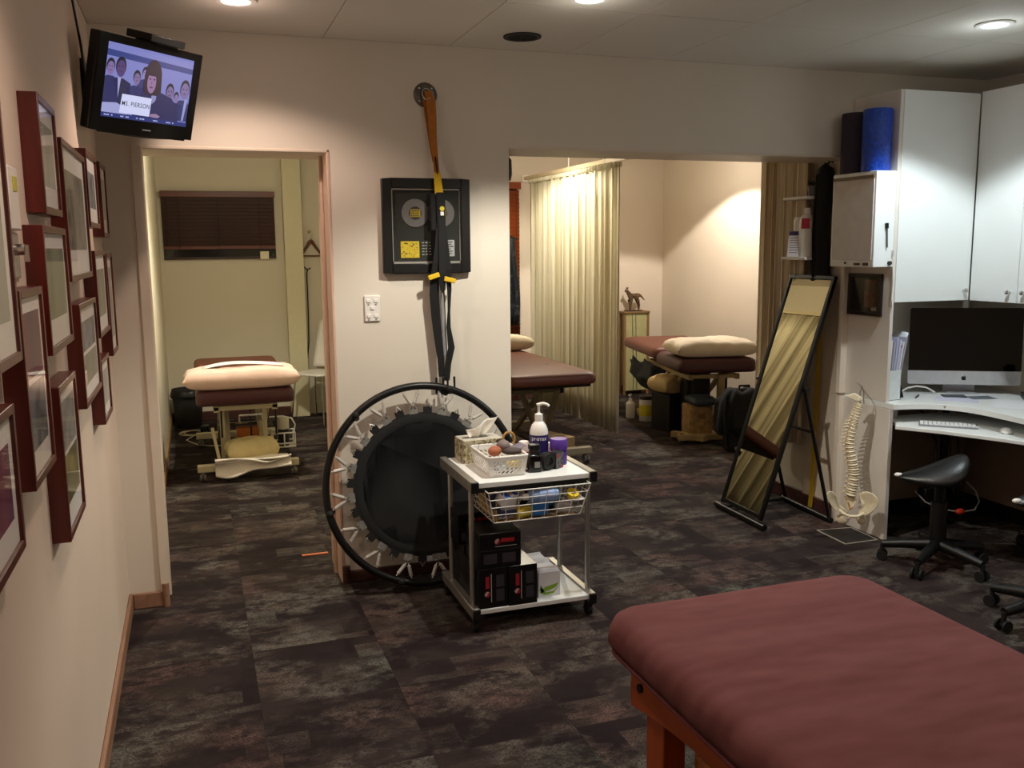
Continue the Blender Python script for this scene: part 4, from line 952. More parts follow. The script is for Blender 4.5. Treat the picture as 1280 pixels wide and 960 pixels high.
def wk(u, v):
    p = rrect(1.10, 1.50, 1.36, 1.86, .05, 5); k = len(p); x = u*k; i = int(x) % k; f = x-int(x); a, b = p[i], p[(i+1) % k]
    o = .006*(1 if (int(u*60)+int(v*6)) % 2 else -1); return Vector((a[0]+(b[0]-a[0])*f+o, a[1]+(b[1]-a[1])*f, .24+.15*v))
MB().grid(wk, 60, 8, closed_u=True).build('woven_side', mat('wicker_orange', '#a8622f', .6, var=.35, scale=45, bump=.6, bscale=60), t, solid=.006)
MB().box(1.11, 1.49, 1.37, 1.85, .239, .246).build('tray_bottom', mat('wicker_dark', '#6e3f20', .7), t)
MB().tube([(x, y, .39) for x, y in rrect(1.10, 1.50, 1.36, 1.86, .05, 5)], .009, 8, closed=True).build('rolled_edge', mat('wicker_edge', '#b9713a', .6, var=.3, scale=80, bump=.5, bscale=90), t, smooth=60)
t = thing('black_bolster', 'shiny black roll lying on the carpet under the burgundy table', 'bolster', (1.17, 1.60, 0))
MB().lathe([(0, 0), (.05, 0), (.058, .008), (.058, .49), (.05, .50), (0, .50)], 24, basis((1.215, 1.36, .0585), (1, 0, 0), (-.02, 1, 0))).build('roll', mat('black_vinyl', '#0b0b0c', .3), t, smooth=40)
MB().tube([(1.215+.060*math.cos(R(a)), 1.48, .0585+.060*math.sin(R(a))) for a in range(0, 360, 20)], .004, 6, closed=True).build('strap', FABK, t, smooth=60)

# ------------------------------------------------------------------ treatment tables: shared builder, every part its own mesh
def castor(t, x, y, M, h=.075):
    q = MB(); q.lathe([(0, h-.012), (.018, h-.012), (.018, h), (0, h)], 14, M @ Matrix.Translation((x, y, 0))); c = q.build('castor', CHROME, t, smooth=40)
    for dx in (-.013, .013):
        MB().tube([M @ Vector((x+dx-.008, y+.012, .031)), M @ Vector((x+dx+.008, y+.012, .031))], [.031, .031], 18).build('wheel', mat('clear_grey_wheel', '#6d6a66', .3), c, smooth=40)
    q = MB(); q.box(x-.006, x+.006, y-.02, y+.03, .03, h-.01, M); q.build('fork', CHROME, c, bev=.003)
def base_frame(t, M, w, y0, y1, ztop, m, h=.10, col=True):
    for y in (y0, y1):
        q = MB(); q.box(-w/2, w/2, y-.028, y+.028, h-.028, h+.022, M); q.build('cross_foot', m, t, bev=.005)
        castor(t, -w/2+.035, y, M); castor(t, w/2-.035, y, M)
    q = MB(); q.box(-.04, .04, y0, y1, h-.022, h+.022, M); q.build('spine_beam', m, t, bev=.004)
    if col:
        for sx in (-1, 1):
            q = MB(); q.bar(M @ Vector((sx*.12, y0+.18, h)), M @ Vector((sx*.12, y1-.30, ztop-.04)), .035, .05); q.build('lift_arm', m, t, bev=.004)
            q = MB(); q.bar(M @ Vector((sx*.17, y1-.18, h)), M @ Vector((sx*.17, y0+.30, ztop-.04)), .03, .045); q.build('lift_arm', m, t, bev=.004)
        q = MB(); q.tube([M @ Vector((-.18, (y0+y1)/2, (h+ztop)/2-.02)), M @ Vector((.18, (y0+y1)/2, (h+ztop)/2-.02))], .014, 10); q.build('pivot_rod', CHROME, t, smooth=40)
    q = MB(); q.box(-.22, -.18, y0+.02, y1-.02, ztop-.06, ztop-.02, M); q.build('top_rail', m, t, bev=.004)
    q = MB(); q.box(.18, .22, y0+.02, y1-.02, ztop-.06, ztop-.02, M); q.build('top_rail', m, t, bev=.004)
    for y in (y0+.04, y1-.06):
        q = MB(); q.box(-.22, .22, y-.02, y+.02, ztop-.05, ztop-.015, M); q.build('top_bearer', m, t, bev=.004)

# small olive room: table seen end on
ML = xf((.315, 6.62, 0))
t = thing('treatment_table', 'plum treatment table on cream castor base in the small olive room', 'treatment table', (.315, 7.4, 0), 0, 'treatment tables in the back rooms')
base_frame(t, ML, .70, .08, 1.30, .545, STEELW)
pad(-.335, .335, .0, 1.18, .05, .655, .11, edge=.035, M=ML).build('mattress_pad', BROWND, t, smooth=60)
pad(-.335, .335, 1.21, 1.72, .07, .70, .09, edge=.03, M=ML).build('head_pad', BROWNV, t, smooth=60)
for x in (-.16, .14):
    q = MB(); q.box(x-.018, x+.018, .34, .375, .10, .545, ML); q.build('front_upright', STEELW, t, bev=.004)
q = MB(); q.bar(ML @ Vector((-.235, .10, .38)), ML @ Vector((-.195, .10, .12)), .022, .022); q.build('side_stay', STEELW, t, bev=.003)
MB().tube([ML @ Vector(p) for p in ((-.05, .04, .42), (-.05, .02, .47), (.10, .02, .47), (.10, .04, .42))], .008, 8).build('crank_handle', CHROME, t, smooth=60)
for x in (-.17, .205, .03):
    MB().cyl(ML @ Vector((x, .12, .545)), ML @ Vector((x, .12, .30)), .007, n=10).build('thin_rod', BLACKM, t, smooth=40)
t = tag(pillow(.30, 6.80, .648, .80, .42, .155, 0, 3).build('pillow', PILLOWP, None, smooth=80), 'pink pillow lying on the table in the small olive room', 'pillow')
t = thing('paper_towel', 'white paper strip laid across the pink pillow', 'paper towel', (.33, 6.85, .78))
def pap(u, v):
    x = .04+.55*u; return Vector((x, 6.70+.16*v+.03*u, .826-.026*abs(2*u-1)**2.2+.004*math.sin(6*u)))
MB().grid(pap, 14, 6).build('sheet', PAPER, t, smooth=80, solid=.002)
MB().grid(lambda u, v: Vector((.04+.55*u, 6.695+.006*v, .827-.026*abs(2*u-1)**2.2+.004*math.sin(6*u))), 14, 2).build('folded_edge', PAPER, t, smooth=80, solid=.003)
def drape(name, label, cat, fn, m, nu=18, nv=14, th=.006, extra=None):
    t = tag(MB().grid(fn, nu, nv).build(name, m, None, smooth=80, solid=th), label, cat); return t
TOW = mat('white_towel', '#e9e2d8', .9, bump=.4, bscale=90, var=.03)
def towel(u, v):
    x = .085+.52*u; a = v*4.4; f = .5+.5*u
    y = 6.65+.045*math.sin(a*.7)-.05; z = .152-.10*v*(1.05-.45*u)+.012*math.sin(7*u+3*v)+.01*math.sin(3+11*u)
    return Vector((x, y+.012*math.sin(9*u+2*v), z))
t = thing('white_towel', 'white towel folded over the front foot of the olive room table', 'towel', (.35, 6.66, .05))
MB().grid(towel, 22, 10).build('front_fold', TOW, t, smooth=80, solid=.012)
MB().grid(lambda u, v: Vector((.085+.50*u, 6.60+.15*v, .160+.008*math.sin(6*u+4*v)-.018*v)), 14, 8).build('top_fold', TOW, t, smooth=80, solid=.012)
t = tag(pillow(.345, 6.79, .125, .37, .19, .15, .12, 8).build('beige_cloth', mat('beige_cloth', '#d8c795', .85, bump=.6, bscale=18), None, smooth=80), 'crumpled beige cloth bundle above the white towel', 'cloth')
simple_box('orange_box', 'orange box tucked on the base behind the beige cloth', 'box', (.335, 7.08, .123), (.15, .10, .18), mat('orange_card', '#b8661c', .6), rz=.1, extra=[('top_flap', mat('orange_card2', '#9c5416', .6), (-.07, .07, -.05, .0, .18, .183))])
t = thing('bottle_rack', 'white wire rack with a grey capped bottle beside the olive room table', 'rack', (.60, 7.12, .13))
w = MB()
for z in (.16, .24): w.tube([(.515, 7.05, z), (.68, 7.05, z), (.68, 7.20, z), (.515, 7.20, z)], .006, 6, closed=True)
w.build('rail_wires', WIREW, t, smooth=60)
for x, y in ((.515, 7.05), (.60, 7.05), (.68, 7.05), (.68, 7.20), (.515, 7.20)): MB().cyl((x, y, .13), (x+.0, y, .24), .005, n=8).build('upright_wire', WIREW, t, smooth=40)
MB().tube([(.68, 7.12, .24), (.69, 7.12, .29), (.665, 7.12, .34), (.60, 7.12, .36), (.50, 7.12, .36)], .006, 8).build('hanger_wire', WIREW, t, smooth=60)
MB().box(.515, .68, 7.05, 7.20, .128, .134).build('rack_floor', WHITE, t)
t = thing('spray_bottle', 'dark bottle with a pale grey top standing in the white rack', 'bottle', (.60, 7.12, .134))
MB().lathe([(0, .0), (.042, .0), (.042, .13), (0, .13)], 20, xf((.60, 7.12, .1345))).build('bottle_body', mat('dark_bottle', '#1b1818', .4), t, smooth=40)
MB().lathe([(0, .13), (.044, .13), (.046, .20), (.04, .215), (0, .215)], 20, xf((.60, 7.12, .1345))).build('top', mat('pale_grey_plastic', '#c4bfae', .5), t, smooth=40)

# bin, adapter, cables, chair, hanger, blind
t = thing('waste_bin', 'dark plastic waste bin with bag in the olive room corner', 'bin', (-.095, 8.95, 0))
Mq = xf((-.095, 8.95, 0))
MB().lathe([(0, 0), (.112, 0), (.116, .006), (.138, .355), (.132, .355), (.11, .012), (0, .010)], 28, Mq).build('bucket', mat('bin_grey', '#2a2a2c', .5), t, smooth=40)
def bag(u, v):
    a = 2*math.pi*u; r = .133+.016*v+.006*math.sin(9*a)*v; return Mq @ Vector((r*math.cos(a), r*math.sin(a), .345+.012*math.sin(v*3.1)-.065*v+.006*math.sin(5*a)))
MB().grid(bag, 40, 6, closed_u=True).build('liner', mat('liner_black', '#121213', .4), t, smooth=80, solid=.002)
t = thing('power_adapter', 'black power adapter on the carpet beside the bin', 'adapter', (.04, 8.60, 0))
MB().box(.0, .075, 8.55, 8.66, 0, .06).build('brick', BLACK, t, bev=.006)
MB().cyl((.037, 8.55, .03), (.037, 8.52, .03), .010, n=12).build('plug', BLACK, t, smooth=40)
t = thing('white_cable', 'pale cable coiled on the carpet in front of the bin', 'cable', (-.08, 8.3, 0))
P = [(-.19+.10+.10*math.cos(R(a))+.0006*a/10, 8.55+.12*math.sin(R(a))+.01*math.sin(R(a*.7)), .006+.002*(a/360)) for a in range(0, 1000, 20)]
MB().tube(P, .005, 6).build('coil', mat('cable_cream', '#d8cdb0', .5), t, smooth=60)
MB().tube([P[-1], (-.12, 8.25, .006), (-.02, 8.0, .006), (.12, 7.9, .006), (.27, 7.9, .02)], .005, 6).build('lead', mat('cable_cream', '#d8cdb0', .5), t, smooth=60)
t = thing('white_chair', 'white moulded chair with thin metal legs in the olive room', 'chair', (1.06, 8.80, 0))
Mc = xf((1.085, 8.76, 0), R(-46))
pad(-.18, .18, -.19, .19, .07, .475, .022, edge=.01, M=Mc, crown=-.008).build('seat', WHITE, t, smooth=50)
def cback(u, v):
    x = (u-.5)*(.35-.04*v); return Mc @ Vector((x, .19+.09*v-.05*(2*u-1)**2*(1-.3*v), .50+.46*v-.03*(2*u-1)**4*v))
cbk = MB().grid(cback, 12, 10).build('backrest', WHITE, t, smooth=80, solid=.012)
MB().lathe([(0, -.008), (.038, -.008), (.038, .008), (0, .008)], 18, Mc @ basis((.0, .19, .58), (1, 0, 0), (0, -1, .1))).build('hand_hole', mat('hole_brown', '#4a3826', .7), cbk, smooth=40)
for x, y in ((-.17, -.16), (.17, -.16), (-.17, .16), (.17, .16)):
    q = MB(); q.tube([Mc @ Vector((x*.9, y*.9, .455)), Mc @ Vector((x*1.12, y*1.15, .0))], .009, 8); q.build('leg', CHROME, t, smooth=40)
t = thing('coat_hanger', 'dark wooden coat hanger hooked on the olive room wall', 'coat hanger', (1.115, 9.17, 1.54))
WD = wood('hanger_wood', '#4e2414', '#6e3820', 'X', .4)
MB().tube([(1.005, 9.165, 1.552), (1.03, 9.165, 1.585), (1.07, 9.165, 1.64), (1.10, 9.165, 1.69), (1.115, 9.165, 1.70), (1.13, 9.165, 1.69), (1.16, 9.165, 1.64), (1.20, 9.165, 1.585), (1.225, 9.165, 1.552)], [.012, .012, .013, .016, .018, .016, .013, .012, .012], 10).build('shoulder', WD, t, smooth=60)
MB().cyl((1.015, 9.165, 1.556), (1.215, 9.165, 1.556), .007, n=10).build('trouser_bar', WD, t, smooth=40)
MB().tube([(1.115, 9.165, 1.70), (1.115, 9.165, 1.74), (1.130, 9.165, 1.765), (1.122, 9.165, 1.795), (1.100, 9.165, 1.798), (1.088, 9.165, 1.78)], .0035, 8).build('hook', CHROME, t, smooth=60)
t = thing('wall_hook', 'small brass wall hook carrying the wooden hanger', 'hook', (1.115, 9.2, 1.76))
MB().cyl((1.105, 9.2, 1.789), (1.105, 9.15, 1.789), .006, n=10).build('peg', mat('brass', '#9a7a3c', .35, metal=.9), t, smooth=40)
MB().cyl((1.105, 9.2, 1.789), (1.105, 9.192, 1.789), .016, n=14).build('rosette', mat('brass', '#9a7a3c', .35, metal=.9), t, smooth=40)
t = thing('hanging_cable', 'black cord hanging down the olive room wall to the floor', 'cord', (1.06, 9.17, 0))
MB().tube([(1.105, 9.182, 1.44), (1.075, 9.182, 1.425), (1.066, 9.182, 1.38), (1.066, 9.185, 1.0), (1.060, 9.185, .72), (1.03, 9.182, .5), (1.00, 9.18, .34), (.985, 9.17, .15), (1.02, 9.14, .01)], .006, 7).build('cord', BLACK, t, smooth=60)
MB().tube([(1.045, 9.185, 1.452), (1.06, 9.185, 1.43), (1.075, 9.185, 1.424)], .006, 7).build('clip', BLACK, t, smooth=60)
t = thing('venetian_blind', 'dark brown venetian blind over the olive room window', 'blind', (.275, 9.19, 1.54))
x0, x1, z0, z1 = -.225, .785, 1.535, 2.162
BLW = wood('blind_walnut', '#2a130c', '#3a1c12', 'X', .4); BLH = wood('blind_header', '#5a2a1a', '#6b3422', 'X', .4)
MB().box(x0-.004, x1+.004, 9.12, 9.196, z1-.055, z1).build('valance', BLH, t, bev=.003)
sl = None; n = 13
for i in range(n):
    z = 1.665+(z1-.06-1.665)*(i+.5)/n
    if sl is None:
        q = MB(); q.box(x0+.006, x1-.006, -.004, .004, -.024, .024, xf((0, 0, 0), 0, R(14))); sl = q.build('slat', BLW, None, local=True); sm = sl.data; sl.parent = t; sl.location = Vector((0, 9.165, z))-t.location
    else:
        o = bpy.data.objects.new('slat', sm); COL.objects.link(o); o.parent = t; o.location = Vector((0, 9.165, z))-t.location
MB().box(x0+.004, x1-.004, 9.145, 9.185, 1.628, 1.66).build('bottom_rail', BLH, t, bev=.003)
for x in (-.08, .27, .64): MB().cyl((x, 9.138, 1.63), (x, 9.138, z1-.05), .0025, n=6).build('ladder_cord', mat('cord_brown', '#3a2418', .8), t)
MB().cyl((-.18, 9.13, 1.68), (-.18, 9.13, z1-.05), .004, n=8).build('tilt_wand', BLW, t, smooth=40)
t = struct(MB().box(x0, x1, 9.188, 9.1995, z0, z1-.05).build('window_1', mat('night_glass', '#0b0907', .12), None))
MB().box(x0, x1, 9.17, 9.20, z0-.0, z0+.022).build('window_sill', BLW, t)
MB().box(.52, .74, 9.176, 9.188, 1.675, 1.70).build('catch_plate', mat('faded_label', '#8a7a64', .5), t)
tag(MB().box(.635, .715, 9.150, 9.186, 1.530, 1.605).build('wall_plate', mat('plate_cream', '#e8e0c4', .4), None, bev=.003), 'small cream square plate at the lower corner of the dark blind', 'wall plate')

# ------------------------------------------------------------------ cubicles behind the wide opening
CUR = curtain_mat('cream_curtain', '#d6ccab', '#faf5e4', 34)
CURD = curtain_mat('tan_curtain', '#bfa67a', '#fdf0d6', 22, .2)
t = thing('cubicle_curtain', 'long cream striped curtain hanging between the two cubicles', 'curtain', (3.34, 8.0, 0))
c1 = curtain([(3.345, 6.93), (3.335, 7.6), (3.33, 8.4), (3.335, 9.02)], .045, 2.285, 19, .032, 3, nz=10).build('cloth', CUR, t, smooth=80, solid=.0015)
MB().grid(lambda u, v: Vector((3.335+.036*math.sin(u*2*math.pi*34), 6.94+2.08*u, 2.262+.038*v)), 34*8, 3).build('pleat_heading', CUR, t, smooth=80, solid=.002)
t = thing('curtain_track', 'pale curved ceiling track carrying the long cream curtain', 'curtain track', (3.34, 8.0, 2.3))
TRK = mat('track_cream', '#d9c9a6', .5)
P = [(3.33, 9.19, 2.325), (3.33, 8.2, 2.325), (3.335, 7.2, 2.325), (3.36, 6.85, 2.325), (3.45, 6.62, 2.325), (3.62, 6.47, 2.325), (3.85, 6.42, 2.325), (4.95, 6.42, 2.325)]
q = MB()
for a, b in zip(P, P[1:]): q.bar(a, b, .022, .036)
q.build('rail', TRK, t, bev=.003)
for x, y in ((3.333, 8.0), (3.335, 7.25), (3.62, 6.47), (4.5, 6.42)): MB().cyl((x, y, 2.34), (x, y, CH), .005, n=8).build('drop_rod', WIREW, t, smooth=40)
MB().box(3.30, 3.37, 9.17, 9.2, 2.29, 2.36).build('wall_bracket', WHITE, t, bev=.003)
t = thing('partition_curtain', 'cream striped curtain on the dividing wall, seen in the floor mirror', 'curtain', (1.62, 7.0, 0))
curtain([(1.60, 5.15), (1.62, 6.2), (1.61, 7.6), (1.60, 9.1)], .06, 2.16, 22, .04, 7, nz=8).build('cloth', curtain_mat('straw_curtain', '#a3977a', '#d6ccae', 34), t, smooth=80, solid=.0015)
MB().bar((1.60, 5.05, 2.19), (1.60, 9.19, 2.19), .025, .035).build('rail', TRK, t)
for y in (5.2, 7.1, 9.0): MB().box(1.50, 1.60, y-.01, y+.01, 2.18, 2.20).build('wall_bracket', TRK, t)
t = thing('side_curtain', 'tan gathered curtain beside the small white shelves', 'curtain', (3.47, 4.9, .5))
curtain([(3.485, 4.665), (3.48, 4.9), (3.475, 5.13)], .40, 2.27, 7, .034, 5, nz=8, flare=.4).build('cloth', CURD, t, smooth=80, solid=.0015)
MB().bar((3.48, 4.705, 2.285), (3.48, 5.19, 2.285), .022, .032).build('rail', TRK, t)
MB().box(3.48, 3.56, 4.96, 4.98, 2.275, 2.295).build('wall_bracket', TRK, t)

# slatted blind on the far cubicle wall
t = thing('timber_blind', 'reddish timber venetian blind on the far cubicle wall', 'blind', (2.80, 9.19, .62))
BR1 = wood('blind_cedar', '#7a3618', '#96481f', 'X', .4)
MB().box(2.18, 3.27, 9.12, 9.196, 2.215, 2.285).build('valance', BR1, t, bev=.003)
sm = None; n = 38
for i in range(n):
    z = .66+(2.20-.66)*(i+.5)/n
    if sm is None:
        q = MB(); q.box(2.19, 3.26, -.003, .003, -.024, .024, xf((0, 0, 0), 0, R(22))); o = q.build('slat', BR1, None, local=True); sm = o.data
    else:
        o = bpy.data.objects.new('slat', sm); COL.objects.link(o)
    o.parent = t; o.location = Vector((0, 9.165, z))-t.location
MB().box(2.19, 3.26, 9.145, 9.185, .60, .635).build('bottom_rail', BR1, t, bev=.003)
for x in (2.5, 3.0, 3.22): MB().cyl((x, 9.138, .62), (x, 9.138, 2.22), .0025, n=6).build('ladder_cord', mat('cord_red', '#5a2a14', .8), t)
struct(MB().box(2.2, 3.25, 9.1885, 9.1995, .62, 2.22).build('window_2', mat('night_glass', '#0b0907', .12), None))

# middle table
MM = xf((2.365, 5.93, 0))
t = thing('treatment_table', 'brown treatment table with small oval face hole behind the pier', 'treatment table', (2.365, 6.8, 0), 0, 'treatment tables in the back rooms')
base_frame(t, MM, .86, .34, 1.50, .60, mat('warm_grey_steel', '#a0937c', .45, metal=.2))
pm = pad(-.345, .345, 0, 1.86, .09, .735, .085, edge=.036, M=MM)
pm.build('mattress_pad', BROWNV, t, smooth=60)
MB().lathe([(0, .0), (.055, .0), (.060, .003), (.060, .0045), (0, .0045)], 26, MM @ Matrix.Translation((.10, .52, .7325)) @ Matrix.Diagonal((.8, 1.25, 1.6, 1))).build('face_hole', mat('hole_dark', '#2a120c', .9), t, smooth=40)
q = MB(); q.box(-.30, .30, .06, 1.80, .628, .652, MM); q.build('underboard', mat('ply_dark', '#2e231b', .7), t)
q = MB(); q.cyl(MM @ Vector((.17, .30, .63)), MM @ Vector((.17, .30, .585)), .008, n=10).sph(MM @ Vector((.17, .30, .572)), .022, 12); q.build('lock_knob', BLACK, t, smooth=60)
q = MB(); q.bar(MM @ Vector((-.06, .22, .60)), MM @ Vector((.13, .50, .10)), .045, .035); q.build('front_strut', mat('warm_grey_steel', '#a0937c'), t, bev=.004)
q = MB(); q.bar(MM @ Vector((.10, .20, .60)), MM @ Vector((.20, .62, .28)), .04, .03); q.build('front_strut', mat('warm_grey_steel', '#a0937c'), t, bev=.004)
tag(pillow(2.50, 7.52, .738, .50, .34, .13, .1, 4).build('pillow', PILLOW, None, smooth=80), 'cream pillow at the far end of the middle brown table', 'pillow')
simple_box('tan_carton', 'tan cardboard box on the carpet under the middle brown table', 'box', (2.62, 6.62, 0), (.20, .30, .15), mat('carton_tan', '#a78b62', .8), rz=.35, extra=[('tape', mat('tape_tan', '#b99d72', .4), (-.10, .10, -.02, .02, .15, .1512))])
t = thing('hung_clothes', 'dark blue patterned clothes hanging in front of the timber blind', 'clothes', (3.14, 9.06, .8))
def clo(u, v):
    x = 3.00+.20*u; return Vector((x+.02*math.sin(5*v), 9.06+.03*math.sin(12*u+2*v), .82+.90*v))
MB().grid(clo, 14, 10).build('garment', print_mat('blue_pattern', ['#0b0c11', '#1b2538', '#0f1013', '#4a515c', '#0a0b0e'], 16), t, smooth=80, solid=.02)
MB().tube([(3.10, 9.06, 1.74), (3.10, 9.06, 2.20), (3.10, 9.09, 2.235), (3.10, 9.115, 2.22)], .004, 8).build('hanger_hook', CHROME, t, smooth=60)
MB().tube([(3.0, 9.06, 1.70), (3.10, 9.06, 1.745), (3.20, 9.06, 1.70)], .008, 8).build('hanger_shoulder', BLACK, t, smooth=60)
t = thing('wall_fitting', 'dark rounded wall fitting just inside the wide opening', 'wall fitting', (1.60, 4.95, 2.0))
MB().lathe([(0, -.01), (.05, -.01), (.058, .02), (.055, .10), (.03, .13), (0, .13)], 20, xf((1.63, 4.86, 1.99), 0)).build('shade', mat('fitting_brown', '#2b1a14', .5), t, smooth=40)
MB().bar((1.50, 4.86, 2.05), (1.60, 4.86, 2.05), .02, .02).build('arm', BLACKM, t)

# right hand table
MR = xf((4.02, 6.46, 0), R(-11.5))
t = thing('treatment_table', 'brown sectioned treatment table under the bright pool of light', 'treatment table', (4.2, 7.3, 0), 0, 'treatment tables in the back rooms')
base_frame(t, MR, .62, .10, 1.35, .58, mat('tan_steel', '#b09a6c', .45, metal=.1), h=.05)
pad(-.335, .335, 0, .72, .07, .705, .115, edge=.045, M=MR).build('near_pad', BROWND, t, smooth=60)
pad(-.335, .335, .76, 1.85, .07, .725, .10, edge=.04, M=MR @ Matrix.Translation((0, 0, 0))).build('far_pad', BROWNV, t, smooth=60)
q = MB(); q.box(-.16, .05, .35, .55, .07, .56, MR); q.build('lift_column', mat('column_black', '#17140f', .6), t, bev=.006)
q = MB(); q.box(.03, .085, .10, .15, .05, .56, MR); q.build('front_upright', mat('tan_steel', '#b09a6c'), t, bev=.004)
for x, y in ((-.16, .18), (.14, .22)):
    MB().cyl(MR @ Vector((x, y, .60)), MR @ Vector((x, y, .40)), .010, n=10).build('thin_rod', BLACKM, t, smooth=40)
q = MB(); q.bar(MR @ Vector((-.30, .28, .045)), MR @ Vector((-.10, .02, .045)), .06, .05); q.build('angled_foot', mat('tan_steel', '#b09a6c'), t, bev=.005)
tag(pillow(4.08, 6.72, .703, .70, .46, .15, R(-11.5), 6).build('pillow', PILLOW, None, smooth=80), 'cream pillow brightly lit at the near end of the sectioned table', 'pillow')
t = thing('navy_blanket', 'dark navy blanket slung under the far pad of the sectioned table', 'blanket', (4.05, 7.6, .3))
def nav(u, v): p = MR @ Vector((-.34+.14*v+.02*math.sin(6*u), .80+.70*u, .60-.30*math.sin(math.pi*(.08+.84*v))*(.8+.2*math.sin(3*u)))); return p
MB().grid(nav, 14, 12).build('cloth', mat('navy_blanket', '#1a2028', .9, bump=.4, bscale=20), t, smooth=80, solid=.012)
MB().grid(lambda u, v: MR @ Vector((-.350+.03*v, .80+.70*u, .40+.16*v+.02*math.sin(7*u))), 12, 6).build('overhang', mat('navy_blanket', '#1a2028', .9), t, smooth=80, solid=.010)
t = tag(pillow(4.00, 7.15, .335, .42, .30, .16, .15, 12).build('beige_bolster', mat('beige_vinyl', '#c2a976', .6, bump=.2, bscale=14), None, smooth=80), 'beige cushion resting on a storage box beneath the sectioned table', 'cushion')
simple_box('storage_box', 'dark box on the carpet supporting the beige cushion', 'box', (4.02, 7.17, 0), (.34, .26, .335), mat('storage_dark', '#1a1613', .6), rz=.15, extra=[('label', mat('storage_label', '#7c7468', .6), (.02, .12, -.1315, -.130, .14, .22))])
t = tag(pillow(3.99, 6.68, .30, .22, .30, .075, -.2, 13).build('grey_blue_cushion', mat('grey_blue_vinyl', '#43505c', .5), None, smooth=80), 'small grey blue cushion beside the black rucksack', 'cushion')
simple_box('beige_basket', 'small beige basket of oddments under the grey blue cushion', 'basket', (3.96, 6.70, 0), (.20, .22, .30), mat('beige_weave', '#b08f5c', .8, var=.3, scale=26, bump=.6, bscale=50), rz=-.2, bev=.012, extra=[('handle', mat('beige_weave2', '#8f7148', .8), (-.03, .03, -.118, -.108, .20, .24))])
t = thing('rucksack', 'black rucksack with hanging straps leaning at the sectioned table', 'rucksack', (4.08, 6.22, 0))
Mk = xf((4.085, 6.20, 0), R(-8))
def sack(u, v):
    a = 2*math.pi*u; ph = math.pi*(v-.5); pw = lambda x, k: math.copysign(abs(x)**k, x)
    c = pw(math.cos(ph), .5); x = .215*c*pw(math.cos(a), .6); y = .105*c*pw(math.sin(a), .7); z = .31+.185*pw(math.sin(ph), .7)
    k = 1+.05*math.sin(7*a+4*v)+.05*math.sin(3*a-9*v); return Mk @ Vector((x*k-.02+.10*(z-.3), y*k, z+.02*math.sin(5*x*9)))
MB().grid(sack, 36, 20, closed_u=True).build('main_body', mat('rucksack_black', '#0c0c0d', .8, bump=.4, bscale=30), t, smooth=80)
q = MB(); q.box(-.15, .15, -.12, -.06, .18, .37, Mk); q.build('front_pocket', mat('pocket_black', '#131314', .8, bump=.4, bscale=30), t, bev=.03, seg=3)
MB().tube([Mk @ Vector(p) for p in ((-.05, .0, .47), (-.04, 0, .52), (.04, 0, .52), (.05, 0, .47))], .010, 8).build('grab_handle', FABK, t, smooth=60)
for x, dx in ((-.17, -.03), (.16, .06), (.19, .09)):
    MB().tube([Mk @ Vector((x, -.05, .45)), Mk @ Vector((x+dx, -.09, .34)), Mk @ Vector((x+dx*.8, -.10, .18)), Mk @ Vector((x+dx*.5, -.09, .05))], .013, 8).build('strap', FABK, t, smooth=60)
for x in (.17, .20): 
    q = MB(); q.sph(Mk @ Vector((x, -.12, .36 if x < .19 else .30)), .009, 8); q.build('buckle', CHROME, t, smooth=60)
q = MB(); q.box(-.15, .16, -.05, .07, .0, .17, Mk); q.build('base_pocket', mat('rucksack_black', '#0c0c0d'), t, bev=.03, seg=3)
for x in (-.10, .02, .12):
    q = MB(); q.box(x, x+.02, -.075, -.068, .02, .045, Mk); q.build('strap_end', ALU, t)

# jars on the floor by the curtain
t = thing('wipes_tub', 'white tub with yellow label and black lid on the carpet', 'tub', (3.96, 7.62, 0)); Mq = xf((3.96, 7.62, 0))
b = MB().lathe([(0, 0), (.062, 0), (.065, .004), (.065, .205), (0, .205)], 28, Mq).build('tub_body', WHITE, t, smooth=40)
MB().lathe([(.0655, .05), (.066, .05), (.066, .155), (.0655, .155)], 28, Mq).build('label', mat('wipes_yellow', '#d3c432', .5), b, smooth=40)
MB().lathe([(0, .204), (.067, .204), (.067, .232), (.060, .238), (0, .238)], 28, Mq).build('lid', mat('lid_dark', '#2a211c', .5), t, smooth=40)
t = thing('lotion_pump', 'small white lotion pump between the curtain and the yellow tub', 'pump bottle', (3.89, 7.78, 0)); Mq = xf((3.885, 7.80, 0))
MB().lathe([(0, 0), (.040, 0), (.042, .004), (.042, .14), (.018, .165), (0, .165)], 22, Mq).build('bottle_body', WHITE, t, smooth=40)
MB().lathe([(0, .164), (.016, .164), (.016, .188), (.006, .19), (.006, .215), (.014, .217), (.014, .228), (0, .23)], 16, Mq).build('pump', WHITE, t, smooth=40)
MB().bar((3.885, 7.80, .224), (3.85, 7.77, .222), .010, .008).build('nozzle', WHITE, t)

# ornament on a small framed stand in the far corner
t = thing('display_stand', 'brown framed stand with pale green panel in the far corner', 'stand', (4.56, 9.08, 0))
SB = mat('stand_brown', '#8a6a42', .5)
for x in (4.42, 4.70): MB().box(x-.012, x+.012, 9.02, 9.05, 0, .90).build('leg', SB, t)
for x in (4.42, 4.70): MB().box(x-.012, x+.012, 9.13, 9.16, 0, .90).build('leg', SB, t)
MB().box(4.405, 4.715, 9.005, 9.175, .90, .918).build('stand_top', SB, t, bev=.002)
MB().box(4.432, 4.688, 9.03, 9.036, .05, .90).build('green_panel', mat('pale_green_panel', '#b6b483', .4), t)
for x in (4.53, 4.57): MB().cyl((x, 9.025, .06), (x-.02, 9.025, .90), .004, n=8).build('wire', CHROME, t, smooth=40)
t = thing('dog_ornament', 'small dark metal animal figure standing on the framed stand', 'ornament', (4.53, 9.07, .918))
